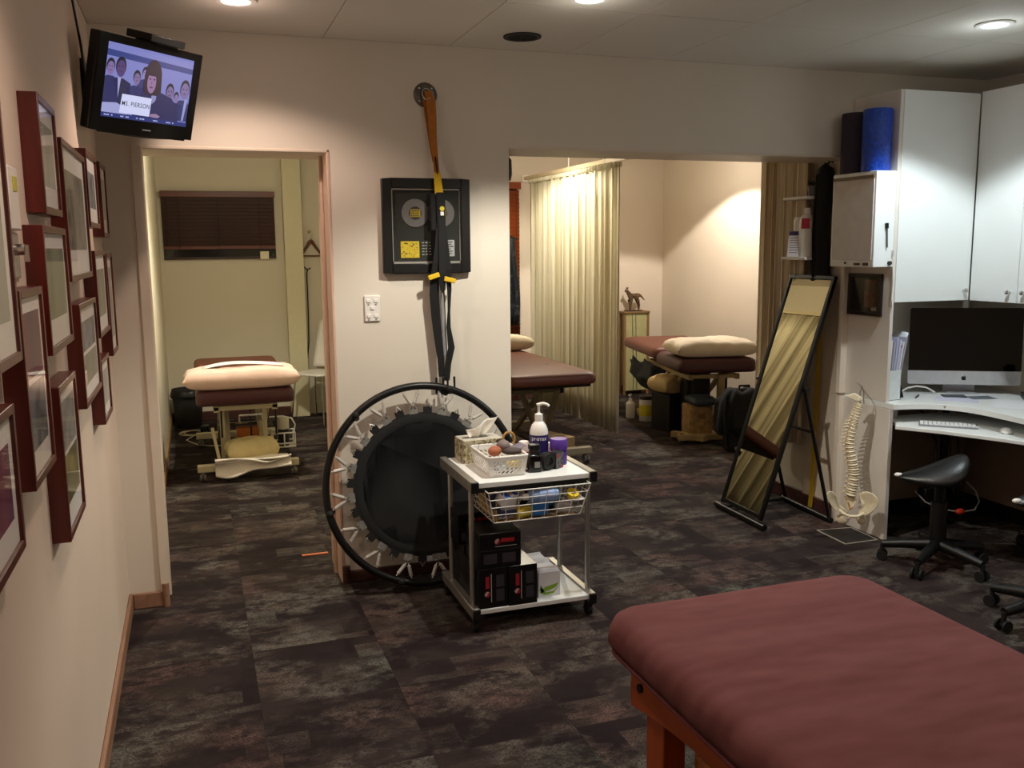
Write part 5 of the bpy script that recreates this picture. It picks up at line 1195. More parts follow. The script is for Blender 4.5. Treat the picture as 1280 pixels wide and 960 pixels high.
me = bpy.data.meshes.new('figure'); bm = bmesh.new()
VV = [((4.515, 9.07, 1.080), .030), ((4.575, 9.07, 1.085), .030), ((4.610, 9.07, 1.095), .022), ((4.640, 9.07, 1.075), .010), ((4.675, 9.07, 1.035), .006),
      ((4.490, 9.07, 1.100), .026), ((4.470, 9.07, 1.130), .022), ((4.455, 9.07, 1.150), .022), ((4.435, 9.07, 1.130), .011),
      ((4.505, 9.05, 1.02), .016), ((4.497, 9.05, .97), .011), ((4.495, 9.05, .928), .010), ((4.505, 9.09, 1.02), .016), ((4.512, 9.09, .97), .011), ((4.508, 9.09, .928), .010),
      ((4.590, 9.05, 1.03), .018), ((4.605, 9.05, .98), .011), ((4.592, 9.05, .928), .010), ((4.590, 9.09, 1.03), .018), ((4.615, 9.09, .98), .011), ((4.610, 9.09, .928), .010)]
EE = [(0, 1), (1, 2), (2, 3), (3, 4), (0, 5), (5, 6), (6, 7), (7, 8), (0, 9), (9, 10), (10, 11), (0, 12), (12, 13), (13, 14), (1, 15), (15, 16), (16, 17), (1, 18), (18, 19), (19, 20)]
me.from_pydata([Vector(v)-t.location for v, r in VV], EE, []); me.materials.append(mat('ornament_metal', '#6a5540', .4, metal=.5, var=.5, scale=40))
fo = bpy.data.objects.new('body', me); COL.objects.link(fo); fo.parent = t
sk = fo.modifiers.new('skin', 'SKIN'); 
for i, (v, r) in enumerate(VV): me.skin_vertices[0].data[i].radius = (r, r)
me.skin_vertices[0].data[0].use_root = True
sb = fo.modifiers.new('sub', 'SUBSURF'); sb.levels = 1; sb.render_levels = 1
for dy in (-.012, .012): MB().cyl((4.462, 9.07+dy, 1.160), (4.470, 9.07+dy*1.6, 1.182), .008, .003, 8).build('ear', mat('ornament_dark', '#2d2018', .5), t, smooth=60)
MB().box(4.445, 4.64, 9.035, 9.105, .918, .928).build('plinth', mat('ornament_dark', '#2d2018', .5), t, bev=.002)

# ------------------------------------------------------------------ leaning floor mirror
t = thing('floor_mirror', 'tall narrow black framed mirror tilted on its easel by the wide opening', 'mirror', (3.2, 4.6, 0))
b0 = Vector((3.03, 4.60, .045)); tpv = Vector((3.465, 4.575, 1.44)); ax = (tpv-b0).normalized(); sd = Vector((.02, 1, 0)).normalized(); nm = sd.cross(ax).normalized()
if nm.x > 0: nm = -nm
hw = .205; L = (tpv-b0).length
for s_ in (-1, 1): MB().bar(b0+sd*hw*s_, tpv+sd*hw*s_, .026, .024, nm).build('frame_side', BLACKM, t, bev=.004)
for q in (.02, L-.013): MB().bar(b0+ax*q-sd*hw, b0+ax*q+sd*hw, .026, .024, nm).build('frame_rail', BLACKM, t, bev=.004)
mg = mat('mirror_silver', '#c4c0b0', .012, metal=1, var=.0)
pts = [b0+ax*.03-sd*(hw-.012), b0+ax*.03+sd*(hw-.012), tpv-ax*.025+sd*(hw-.012), tpv-ax*.025-sd*(hw-.012)]
MB().add([p+nm*.004 for p in pts]+[p-nm*.004 for p in pts], [(0, 1, 2, 3), (4, 5, 6, 7), (0, 1, 5, 4), (1, 2, 6, 5), (2, 3, 7, 6), (3, 0, 4, 7)]).build('mirror_glass', mg, t)
MB().cyl((3.025, 4.865, .022), (3.010, 4.325, .022), .018, n=12).build('front_foot', BLACKM, t, smooth=40)
hz = b0+ax*.80
bf0, bf1 = Vector((3.500, 4.84, .02)), Vector((3.462, 4.32, .02))
MB().cyl(bf0, bf1, .016, n=12).build('rear_foot', BLACKM, t, smooth=40)
for s_, e in ((1, bf0), (-1, bf1)):
    h = hz+sd*(hw+.018)*s_-nm*.012
    MB().tube([h, e+(e-h)*0+Vector((0, (-.02 if s_ > 0 else .02), .01))], .011, 10).build('rear_leg', BLACKM, t, smooth=40)
    MB().cyl(h+sd*.012*s_, h+sd*.030*s_, .014, n=12).build('pivot_knob', BLACK, t, smooth=40)
ha, hb = hz+sd*(hw+.018)-nm*.012, hz-sd*(hw+.018)-nm*.012
MB().tube([ha+(bf0-ha)*.33, hb+(bf1-hb)*.33], .009, 8).build('leg_rung', BLACKM, t, smooth=40)
MB().tube([Vector((3.025, 4.79, .022)), bf0+Vector((0, -.03, 0))], .011, 8).build('side_foot', BLACKM, t, smooth=40)
# bag, shelves, strap
t = thing('hanging_bag', 'long black bag hanging beside the small white shelves', 'bag', (3.50, 4.56, 1.35))
def bagf(u, v):
    a = 2*math.pi*u; z = 1.36+.725*v; wv = .066+.008*math.sin(9*v)+.010*math.sin(3*v+2); k = min(1, (v/.04)**.5, ((1-v)/.06)**.5) if 0 < v < 1 else 0.05
    return Vector((3.495+.045*math.cos(a)*k, 4.560+wv*math.sin(a)*k-.02*v, z))
MB().grid(bagf, 24, 22, closed_u=True).build('bag_body', mat('bag_black', '#0a0a0a', .85, bump=.4, bscale=25), t, smooth=80)
MB().tube([(3.50, 4.54, 2.07), (3.53, 4.54, 2.10), (3.556, 4.54, 2.085)], .006, 8).build('hanging_loop', FABK, t, smooth=60)
MB().tube([(3.450, 4.56, 1.42), (3.446, 4.57, 1.7), (3.450, 4.555, 2.02)], .006, 6).build('zip_seam', FABK, t, smooth=60)
for z, lb in ((1.530, 'lower small white wall shelf with bottles beside the tan curtain'), (1.882, 'upper small white wall shelf beside the tan curtain')):
    t = thing('wall_shelf', lb, 'shelf', (3.48, 4.69, z), 0, 'small white wall shelves')
    MB().box(3.395, 3.556, 4.565, 4.80, z, z+.017).build('board', WHITE, t, bev=.003)
    for y in (4.60, 4.66):
        MB().tube([(3.552, y, z-.12), (3.548, y, z-.05), (3.48, y, z-.003)], .004, 6).build('bracket', ALU, t, smooth=60)
ZS = 1.547
t = thing('tall_bottle', 'tall white bottle with a red square on the lower white shelf', 'bottle', (3.43, 4.615, ZS)); Mq = xf((3.445, 4.625, ZS))
b = MB().lathe([(0, 0), (.042, 0), (.045, .004), (.045, .20), (.036, .235), (.022, .25), (0, .25)], 26, Mq).build('bottle_body', WHITE, t, smooth=40)
MB().lathe([(0, .25), (.02, .25), (.02, .285), (0, .287)], 16, Mq).build('cap', WHITE, t, smooth=40)
q = MB(); q.box(-.024, .024, -.003, .0, .165, .225, Mq @ Matrix.Rotation(R(-46), 4, 'Z') @ Matrix.Translation((0, -.0455, 0))); q.build('red_square', mat('square_red', '#b41f34', .4), b)
t = thing('flat_bottle', 'white bottle with pale blue band behind the red marked one', 'bottle', (3.46, 4.70, ZS)); Mq = xf((3.46, 4.708, ZS))
b = MB().lathe([(0, 0), (.036, 0), (.038, .004), (.038, .215), (.03, .235), (0, .236)], 24, Mq).build('bottle_body', WHITE, t, smooth=40)
MB().lathe([(.0384, .10), (.0388, .10), (.0388, .125), (.0384, .125)], 24, Mq).build('band', mat('pale_blue_band', '#a9c0cc', .4), b, smooth=40)
t = thing('price_card', 'white printed card with a purple heading on the lower shelf', 'card', (3.40, 4.65, ZS))
Mq = basis((3.402, 4.655, ZS+.075), Vector((.35, -1, 0)), Vector((-1, -.35, .12)))
q = MB(); q.box(-.062, .062, -.074, .078, -.001, .001, Mq); b = q.build('card', PAPER, t)
q = MB(); q.box(-.060, .060, .052, .076, .001, .0016, Mq); q.build('heading_band', mat('heading_purple', '#4b3f7a', .5), b)
q = MB()
for i in range(7): q.box(-.050, .020+.028*((i*37) % 3-.5), .036-.0145*i, .040-.0145*i, .001, .0015, Mq)
stuff(q.build('text_lines', mat('text_grey', '#8b8794', .6), b))
t = thing('plant_pot', 'small dark green trailing plant on the upper white shelf', 'plant', (3.47, 4.60, 1.899)); Mq = xf((3.47, 4.605, 1.899))
MB().lathe([(0, 0), (.032, 0), (.040, .06), (.036, .06), (.030, .05), (0, .05)], 20, Mq).build('pot', mat('pot_grey', '#55595a', .5), t, smooth=40)
q = MB(); rr = random.Random(3)
for i in range(26):
    a, l, e = rr.uniform(0, 6.28), rr.uniform(.04, .085), rr.uniform(.1, 1.3); p = Vector((3.47, 4.605, 1.955)); d = Vector((math.cos(a)*math.cos(e)*.6, math.sin(a)*math.cos(e), math.sin(e)*.75)); s2 = Vector((-math.sin(a), math.cos(a), 0))*.008
    q.add([p, p+d*l*.6+s2, p+d*l, p+d*l*.6-s2], [(0, 1, 2, 3)])
stuff(q.build('leaves', mat('leaf_dark', '#2e3b26', .6, var=.4), t))
t = thing('measuring_strap', 'yellow flat strap hanging down the wall behind the mirror', 'strap', (3.54, 4.59, .02))
strap([(3.535, 4.585, 1.40, .036, 90), (3.533, 4.585, .9, .036, 90), (3.530, 4.59, .5, .036, 88), (3.527, 4.595, .10, .036, 92), (3.522, 4.60, .02, .036, 92)], .036, .002, 'webbing', YEL, t)
MB().box(3.528, 3.56, 4.565, 4.605, 1.39, 1.42).build('top_clip', BLACK, t, bev=.003)

# ------------------------------------------------------------------ desk corner
t = thing('corner_desk', 'white corner desk with concave front and pull out keyboard shelf', 'desk', (3.95, 3.6, 0))
arc = [(3.53, 3.935), (3.63, 3.915), (3.71, 3.885), (3.775, 3.835), (3.815, 3.77), (3.832, 3.70), (3.838, 3.60), (3.832, 3.50), (3.825, 3.40), (3.812, 3.28), (3.80, 3.10), (3.80, 2.30)]
MB().prism(arc+[(4.458, 2.30), (4.458, 4.358), (3.53, 4.358)], .735, .765).build('worktop', LAM, t, bev=.002)
MB().box(3.53, 3.555, 3.965, 4.345, 0, .735).build('end_panel', LAMW, t, bev=.002)
MB().prism([(3.50, 3.885), (3.63, 3.69), (3.755, 3.43), (3.80, 3.31), (4.10, 3.36), (4.32, 3.70), (4.05, 4.12), (3.60, 4.12), (3.57, 3.955)], .640, .660).build('keyboard_shelf', LAM, t, bev=.003)
for p in ((3.66, 4.08), (4.20, 3.60)): MB().bar((p[0], p[1], .66), (p[0], p[1], .735), .03, .03, (1, 0, 0)).build('shelf_runner', ALU, t)
MB().box(4.32, 4.345, 2.32, 3.0, 0, .735).build('support_panel', LAMW, t, bev=.002)
tri = MB(); tri.prism([(-.008, .006), (.008, .006), (0, -.008)], 0, .001, basis((3.776, 3.833, .750), (.62, -.78, 0), (-.78, -.62, 0))); tri.build('chipped_edge', mat('chip_brown', '#9a8d7c', .7), t)
MB().box(3.57, 4.44, 4.315, 4.335, .10, .735).build('modesty_panel', DARKP, t)
MB().box(4.425, 4.445, 2.34, 4.30, .10, .735).build('modesty_panel', DARKP, t)
MB().cyl((4.05, 4.10, .735), (4.05, 4.10, .0), .022, n=14).build('corner_leg', BLACKM, t, smooth=40)

t = thing('wall_cabinet', 'white wall cabinet with one door above the computer', 'cabinet', (3.79, 4.18, 1.31), 0, 'white wall cabinets')
MB().box(3.53, 3.552, 4.0, 4.355, .766, 2.412).build('side_panel', LAMW, t, bev=.0015)
MB().box(3.553, 4.062, 4.02, 4.355, 1.315, 2.405).build('carcass', LAM, t, bev=.001)
d = MB().box(3.553, 4.058, 3.998, 4.017, 1.308, 2.412).build('door', LAM, t, bev=.0015)
MB().lathe([(0, 0), (.006, 0), (.006, .012), (.012, .018), (.012, .026), (.008, .029), (0, .029)], 16, basis((4.016, 3.998, 1.362), (1, 0, 0), (0, -1, 0))).build('knob', CHROME, d, smooth=40)
MB().box(3.486, 3.53, 4.33, 4.36, .77, 2.0).build('filler_strip', TRIM, t, bev=.002)
t = thing('wall_cabinet', 'white wall cabinet with paired doors on the side wall above the desk', 'cabinet', (4.26, 3.3, 1.31), 0, 'white wall cabinets')
MB().box(4.082, 4.455, 2.50, 3.996, 1.315, 2.415).build('carcass', LAM, t, bev=.001)
for y0, y1, ky in ((3.684, 3.992, 3.728), (3.372, 3.680, 3.636), (3.06, 3.368, 3.10), (2.50, 3.056, 3.0)):
    d = MB().box(4.060, 4.079, y0, y1, 1.306, 2.42).build('door', LAM, t, bev=.0015)
    MB().lathe([(0, 0), (.006, 0), (.006, .012), (.012, .018), (.012, .026), (.008, .029), (0, .029)], 16, basis((4.060, ky, 1.362), (0, 1, 0), (-1, 0, 0))).build('knob', CHROME, d, smooth=40)
t = thing('light_box', 'white film viewing light box mounted on the cabinet side', 'light box', (3.46, 4.18, 1.495))
MB().box(3.400, 3.528, 3.998, 4.345, 1.497, 1.998).build('housing', LAM, t, bev=.003)
MB().box(3.3955, 3.400, 4.012, 4.33, 1.535, 1.960).build('viewing_panel', mat('opal_panel', '#cfc6bf', .3), t, bev=.001)
MB().box(3.390, 3.400, 4.012, 4.33, 1.962, 1.978).build('film_clip', mat('clip_brown', '#6d5a40', .4, metal=.3), t)
MB().box(3.396, 3.400, 4.035, 4.075, 1.505, 1.520).build('rocker_switch', mat('switch_dark', '#3a2a22', .4), t); MB().box(3.396, 3.400, 4.10, 4.145, 1.507, 1.519).build('rocker_switch', mat('switch_dark', '#3a2a22', .4), t)
MB().cyl((3.400, 4.215, 1.518), (3.394, 4.215, 1.518), .006, n=10).build('indicator', BLACK, t, smooth=40)
MB().cyl((3.503, 3.998, 1.518), (3.503, 3.985, 1.518), .011, n=14).build('dial', BLACK, t, smooth=40)
MB().box(3.516, 3.524, 3.990, 3.998, 1.55, 1.585).build('clasp', CHROME, t)
MB().tube([(3.525, 3.992, 1.50), (3.530, 3.990, 1.42), (3.528, 3.992, 1.33), (3.534, 3.99, 1.28)], .004, 6).build('mains_lead', WHITE, t, smooth=60)
t = thing('marker_pen', 'dark pen hanging vertically on the front of the light box', 'pen', (3.474, 3.99, 1.60))
MB().cyl((3.480, 3.990, 1.60), (3.474, 3.990, 1.70), .004, n=10).build('barrel', mat('pen_grey', '#4d4f4c', .4), t, smooth=40)
MB().cyl((3.474, 3.990, 1.70), (3.472, 3.990, 1.728), .009, n=12).build('hook_cap', BLACK, t, smooth=40)
for cy, colr, lb in ((4.085, 'blue', 'shiny blue foam roller standing on the light box'), (4.252, 'aubergine', 'dark aubergine foam roller standing on the light box')):
    t = thing('foam_roller', lb, 'foam roller', (3.462, cy, 2.0), 0, 'foam rollers on the light box'); Mq = xf((3.462, cy, 1.999))
    m = mat('foam_blue', '#1c46b4', .28, var=.35, scale=55, bump=.6, bscale=70) if colr == 'blue' else mat('foam_aubergine', '#2d2032', .7, var=.15, scale=55)
    MB().lathe([(.016, 0), (.072, 0), (.075, .004), (.075, .316), (.072, .32), (.016, .32), (.016, 0)], 36, Mq).build('foam_body', m, t, smooth=40)
    MB().lathe([(0, .3105), (.0165, .3105), (.0165, .31), (0, .31)], 14, Mq).build('core', BLACK, t)
t = thing('small_picture', 'small dark framed picture on the desk end panel', 'picture', (3.53, 4.19, 1.235))
q = MB(); y0, y1, z0, z1 = 4.06, 4.325, 1.228, 1.458; X = 3.512
q.box(X, 3.53, y0, y0+.02, z0, z1).box(X, 3.53, y1-.02, y1, z0, z1).box(X, 3.53, y0+.02, y1-.02, z0, z0+.02).box(X, 3.53, y0+.02, y1-.02, z1-.02, z1)
q.build('frame', mat('dark_umber_frame', '#1f1310', .4), t, bev=.002)
MB().box(X+.008, 3.528, y0+.02, y1-.02, z0+.02, z1-.02).build('backing', mat('dark_photo', '#140f0d', .5), t)
MB().box(X+.006, X+.008, y0+.045, y0+.135, z0+.045, z1-.035).build('print', print_mat('dim_portrait', ['#2a1a14', '#6a3d28', '#3a2a22', '#7d5038'], 14), t)
MB().box(X+.006, X+.008, y0+.035, y0+.075, z0+.028, z0+.052).build('caption', mat('caption_cream', '#a89a88', .6), t)
MB().box(X+.003, X+.0045, y0+.02, y1-.02, z0+.02, z1-.02).build('glass', GLASS, t)

# computer
nI = Vector((-.5, -.866, .05)).normalized(); rI = Vector((.866, -.5, 0)).normalized()
IM = basis((4.145, 4.085, 1.037), rI, nI)
t = thing('computer', 'all in one desktop computer with black screen and aluminium chin', 'computer', (4.16, 4.11, .765))
def ip(mb, name, m, par, **k): mb.bm.transform(IM); return mb.build(name, m, par, **k)
w2, h2 = .302, .220
q = MB(); q.prism(rrect(-w2, w2, -h2, h2, .014, 5), -.012, 0); ip(q, 'aluminium_shell', mat('satin_aluminium', '#d3d4d8', .3, metal=.35), t, bev=.002)
q = MB(); q.prism([(-w2+.001, -h2+.080), (w2-.001, -h2+.080)]+[(x, y) for x, y in rrect(-w2+.001, w2-.001, -h2+.08, h2-.001, .013, 5)][:12], 0, .002); ip(q, 'black_glass', mat('gloss_screen', '#050506', .06, spec=.6), t)
q = MB(); q.prism(rrect(-w2+.05, w2-.05, -h2+.02, h2-.04, .08, 6), -.045, -.012); ip(q, 'rear_bulge', mat('satin_aluminium', '#d3d4d8'), t, bev=.012)
ap = [(0.0, .0075), (.004, .0095), (.009, .0085), (.0118, .0055), (.0092, .0028), (.0088, -.001), (.0125, -.0045), (.0105, -.0095), (.0065, -.0135), (.003, -.0125), (0, -.0118), (-.003, -.0125), (-.0065, -.0135), (-.0108, -.0085), (-.0122, -.002), (-.0112, .0045), (-.008, .0085), (-.004, .0095)]
q = MB(); q.prism([(x*1.05, y*1.05-h2+.040) for x, y in ap], 0, .0008); ip(q, 'emblem', mat('emblem_black', '#101014', .3), t)
q = MB(); q.prism([(x, y-h2+.040) for x, y in ((.0005, .0105), (.0045, .0125), (.0065, .0175), (.0025, .0155))], 0, .0008); ip(q, 'emblem_leaf', mat('emblem_black', '#101014'), t)
ft = Vector((4.165, 4.12, .765))
q = MB(); q.prism(rrect(-.085, .085, -.085, .095, .008, 4), 0, .006, basis(ft, rI, (0, 0, 1))); q.build('stand_foot', mat('satin_aluminium', '#d3d4d8'), t, bev=.001)
q = MB(); q.bar(ft+Vector((.02, .04, .0)), IM @ Vector((0, -.10, -.03)), .17, .010, nI); q.build('stand_neck', mat('satin_aluminium', '#d3d4d8'), t, bev=.002)
t = thing('keyboard', 'slim white keyboard on the pull out shelf', 'keyboard', (3.75, 3.78, .66))
kx = Vector((.735, -.68, 0)); KM = basis((3.752, 3.780, .6605), kx, (0, 0, 1))
q = MB(); q.prism(rrect(-.142, .142, -.058, .058, .008, 3), 0, .009, KM); kb = q.build('base', mat('key_aluminium', '#8f9298', .4, metal=.3), t, bev=.001)
km = None
for r_ in range(5):
    n = 13 if r_ < 4 else 0; ws = [.0168]*n if n else [.017, .017, .020, .024, .094, .024, .020, .017, .017]
    x = -.136; 
    for wv in ws:
        q = MB(); q.box(x, x+wv, .030-.0205*r_, .0475-.0205*r_, .009, .0118, KM); q.build('key', mat('key_white', '#f3f3f2', .4), t)
        x += wv+.0042
t = thing('computer_mouse', 'low white mouse on the right part of the keyboard shelf', 'mouse', (3.885, 3.53, .66))
q = MB(); q.sph((0, 0, 0), (.029, .054, .020), 18, basis((3.885, 3.53, .6665), (.75, -.66, 0), (0, 0, 1)))
for v in q.bm.verts: v.co.z = max(v.co.z, .6606)
q.build('shell', mat('mouse_white', '#f4f4f4', .2), t, smooth=60)
q = MB(); q.prism(rrect(-.026, .026, -.05, .05, .02, 4), 0, .002, basis((3.885, 3.53, .6601), (.75, -.66, 0), (0, 0, 1))); q.build('base', mat('key_aluminium', '#d8d9dc'), t)
# papers and holders on the worktop
ZW = .765
t = thing('magazine_holder', 'white plastic holder stuffed with papers against the cabinet side', 'magazine holder', (3.62, 4.16, ZW))
hx0, hx1, hy0, hy1 = 3.556, 3.668, 4.045, 4.27
q = MB(); q.box(hx0, hx1, hy0, hy0+.003, ZW, ZW+.165).box(hx0, hx1, hy1-.003, hy1, ZW, ZW+.26).box(hx0, hx1, hy0, hy1, ZW, ZW+.003)
q.prism([(hy0, ZW), (hy1, ZW), (hy1, ZW+.26), (hy0, ZW+.165)], hx0, hx0+.003, Matrix(((0, 0, 1, 0), (1, 0, 0, 0), (0, 1, 0, 0), (0, 0, 0, 1))))
q.prism([(hy0, ZW), (hy1, ZW), (hy1, ZW+.26), (hy0, ZW+.165)], hx1-.003, hx1, Matrix(((0, 0, 1, 0), (1, 0, 0, 0), (0, 1, 0, 0), (0, 0, 0, 1))))
q.build('holder', mat('frosted_white', '#e6ecec', .35), t)
PV = [mat('paper_lilac', '#d9d8ec', .7), PAPER, mat('paper_grey', '#b9b7c6', .7), mat('paper_blueish', '#c9cbe4', .7)]
for i in range(7):
    x = 3.572+.012*i; lean = .008*i; hgt = .345-.012*(i % 3)
    tg = thing('paper_bundle', f'{("lilac","white","grey","pale blue","second lilac","second white","second grey")[i]} paper bundle upright in the white holder', 'paper', (x, 4.15, ZW), 0, 'papers in the holder')
    q = MB()
    q.add([(x, 4.055, ZW+.004), (x+.007, 4.055, ZW+.004), (x+.007, 4.25, ZW+.004), (x, 4.25, ZW+.004), (x+lean, 4.045, ZW+hgt), (x+lean+.007, 4.045, ZW+hgt), (x+lean+.007, 4.24, ZW+hgt), (x+lean, 4.24, ZW+hgt)], [(0, 1, 2, 3), (4, 5, 6, 7), (0, 1, 5, 4), (1, 2, 6, 5), (2, 3, 7, 6), (3, 0, 4, 7)])
    b = q.build('sheets', PV[i % 4], tg)
tg = thing('plastic_sleeve', 'clear white plastic sleeve with a red letter mark curling out of the holder', 'folder', (3.69, 4.12, ZW))
def slv(u, v): return Vector((3.655+.055*v**1.6+.004*math.sin(5*u), 4.075+.17*u-.02*v, ZW+.03+.36*v-.05*(u*v)-.02*v*(2*u-1)**2))
MB().grid(slv, 10, 10).build('sleeve', mat('sleeve_white', '#e9ecf4', .3), tg, smooth=80, solid=.003)
q = MB(); q.prism(ell(0, 0, .016, .035)[:11]+ell(0, 0, .008, .024)[:11][::-1], 0, .0012, basis((3.664, 4.052, ZW+.27), (.9, .0, .1), (0, -1, 0))); q.build('red_mark', mat('mark_red', '#a3324a', .5), tg)
t = thing('tablet_stand', 'black slim panel leaning beside the paper holder', 'stand', (3.725, 4.17, ZW))
q = MB(); q.add([(3.685, 4.10, ZW), (3.742, 4.10, ZW), (3.742, 4.125, ZW), (3.685, 4.125, ZW), (3.700, 4.16, ZW+.205), (3.730, 4.16, ZW+.205), (3.730, 4.175, ZW+.205), (3.700, 4.175, ZW+.205)], [(0, 1, 2, 3), (4, 5, 6, 7), (0, 1, 5, 4), (1, 2, 6, 5), (2, 3, 7, 6), (3, 0, 4, 7)])
q.build('panel', BLACK, t, bev=.002)
MB().bar((3.715, 4.165, ZW+.12), (3.715, 4.25, ZW+.004), .02, .006, (0, 0, 1)).build('prop', BLACK, t)
t = thing('desk_pen', 'black pen lying on the worktop beside the paper holder', 'pen', (3.80, 4.06, ZW))
MB().cyl((3.775, 4.045, ZW+.005), (3.855, 4.110, ZW+.005), .005, n=10).build('barrel', BLACK, t, smooth=40)
MB().cyl((3.775, 4.045, ZW+.005), (3.765, 4.037, ZW+.005), .005, .001, 10).build('tip', CHROME, t, smooth=40)
t = thing('desk_cable', 'white cable arching on the worktop left of the computer foot', 'cable', (3.93, 4.22, ZW))
MB().tube([(3.82, 4.22, ZW+.006), (3.86, 4.21, ZW+.030), (3.91, 4.19, ZW+.042), (3.96, 4.165, ZW+.035), (4.0, 4.14, ZW+.008)], .005, 8).build('cable', WHITE, t, smooth=60)
def sheet(name, label, cat, cx, cy, w, h, rz, m, z=ZW, th=.0012, ex=None):
    t = thing(name, label, cat, (cx, cy, z)); Mq = xf((cx, cy, z+.0004), rz); q = MB(); q.box(-w/2, w/2, -h/2, h/2, 0, th, Mq); b = q.build('sheet', m, t)
    if ex:
        q = MB(); q.box(*ex[0], th, th+.0005, Mq); q.build('print', ex[1], b)
    return t
sheet('lilac_paper', 'lilac tinted paper sheet lying in front of the computer', 'paper', 3.955, 3.93, .21, .15, R(-43), PV[0])
sheet('photo_print', 'blue grey photo card lying near the computer foot', 'photo', 4.12, 3.93, .15, .11, R(-15), mat('photo_border', '#c9ccd0', .4), ex=((-.07, .07, -.05, .05), print_mat('photo_blue', ['#4c5660', '#6f7a85', '#39424c'], 12, rough=.4)))
sheet('white_note', 'white sheet lying under the phone end of the worktop', 'paper', 4.12, 3.70, .21, .29, R(-50), PAPER)
sheet('notebook', 'thin dark notebook lying behind the lilac paper', 'notebook', 4.02, 4.02, .12, .08, R(-30), mat('notebook_dark', '#3a3f44', .5), th=.006, ex=((-.055, .055, -.035, .035), mat('notebook_face', '#4b5157', .5)))
t = thing('desk_phone', 'black desk phone cut off at the picture edge beside the computer', 'phone', (4.34, 3.80, ZW))
q = MB(); q.box(-.06, .07, -.08, .08, 0, .03, xf((4.345, 3.78, ZW), R(-40))); q.build('base', BLACK, t, bev=.008)
q = MB(); q.box(-.03, .02, -.028, .028, .03, .17, xf((4.33, 3.79, ZW), R(-40), .25)); b = q.build('handset', BLACK, t, bev=.010)
for i in range(3):
    q = MB(); q.box(-.015+.018*i, -.005+.018*i, -.083, -.079, .012, .022, xf((4.345, 3.78, ZW), R(-40))); q.build('key', mat('phone_key', '#a9a9ac', .4), t)
simple_box('pen_pot', 'dark square pot at the picture edge of the worktop', 'pot', (4.20, 3.545, ZW), (.07, .07, .085), mat('pot_charcoal', '#2b2b30', .5), rz=R(-40), extra=[('note', mat('note_yellow', '#d9c83c', .6), (-.05, -.0352, -.02, .02, .0, .025))])

# cables and plugs under the desk
t = thing('mains_cable', 'grey looped mains cable with an orange red plug under the desk', 'cable', (4.0, 3.95, .05))
MB().tube([(3.84, 4.08, .22), (3.86, 4.02, .17), (3.93, 3.96, .135), (4.02, 3.92, .12), (4.10, 3.90, .13), (4.15, 3.92, .17), (4.16, 3.96, .22), (4.15, 4.02, .26)], .005, 8).build('cable', mat('cable_grey', '#8f8d88', .5), t, smooth=60)
MB().sph((4.015, 3.92, .125), (.030, .02, .018), 12).build('plug', mat('plug_orange', '#d23a1c', .5), t, smooth=60)
t = thing('power_board', 'black bundle of adapters and leads hanging under the desk', 'power board', (4.0, 4.08, .1))
MB().box(3.86, 4.20, 4.05, 4.10, .12, .17).build('socket_strip', BLACK, t, bev=.006)
for x, z in ((3.90, .24), (4.0, .22), (4.10, .25)): MB().box(x-.03, x+.03, 4.03, 4.09, .17, z).build('adapter', BLACK, t, bev=.006)
for i, x in enumerate((3.92, 4.02, 4.08)): MB().tube([(x, 4.06, .24), (x+.02, 4.03, .34), (x+.05, 4.08, .50), (x+.02, 4.20, .70)], .006, 6).build('lead', BLACK, t, smooth=60)
MB().tube([(4.06, 4.06, .17), (4.06, 4.06, .02)], .010, 8).build('drop_lead', BLACK, t, smooth=60)

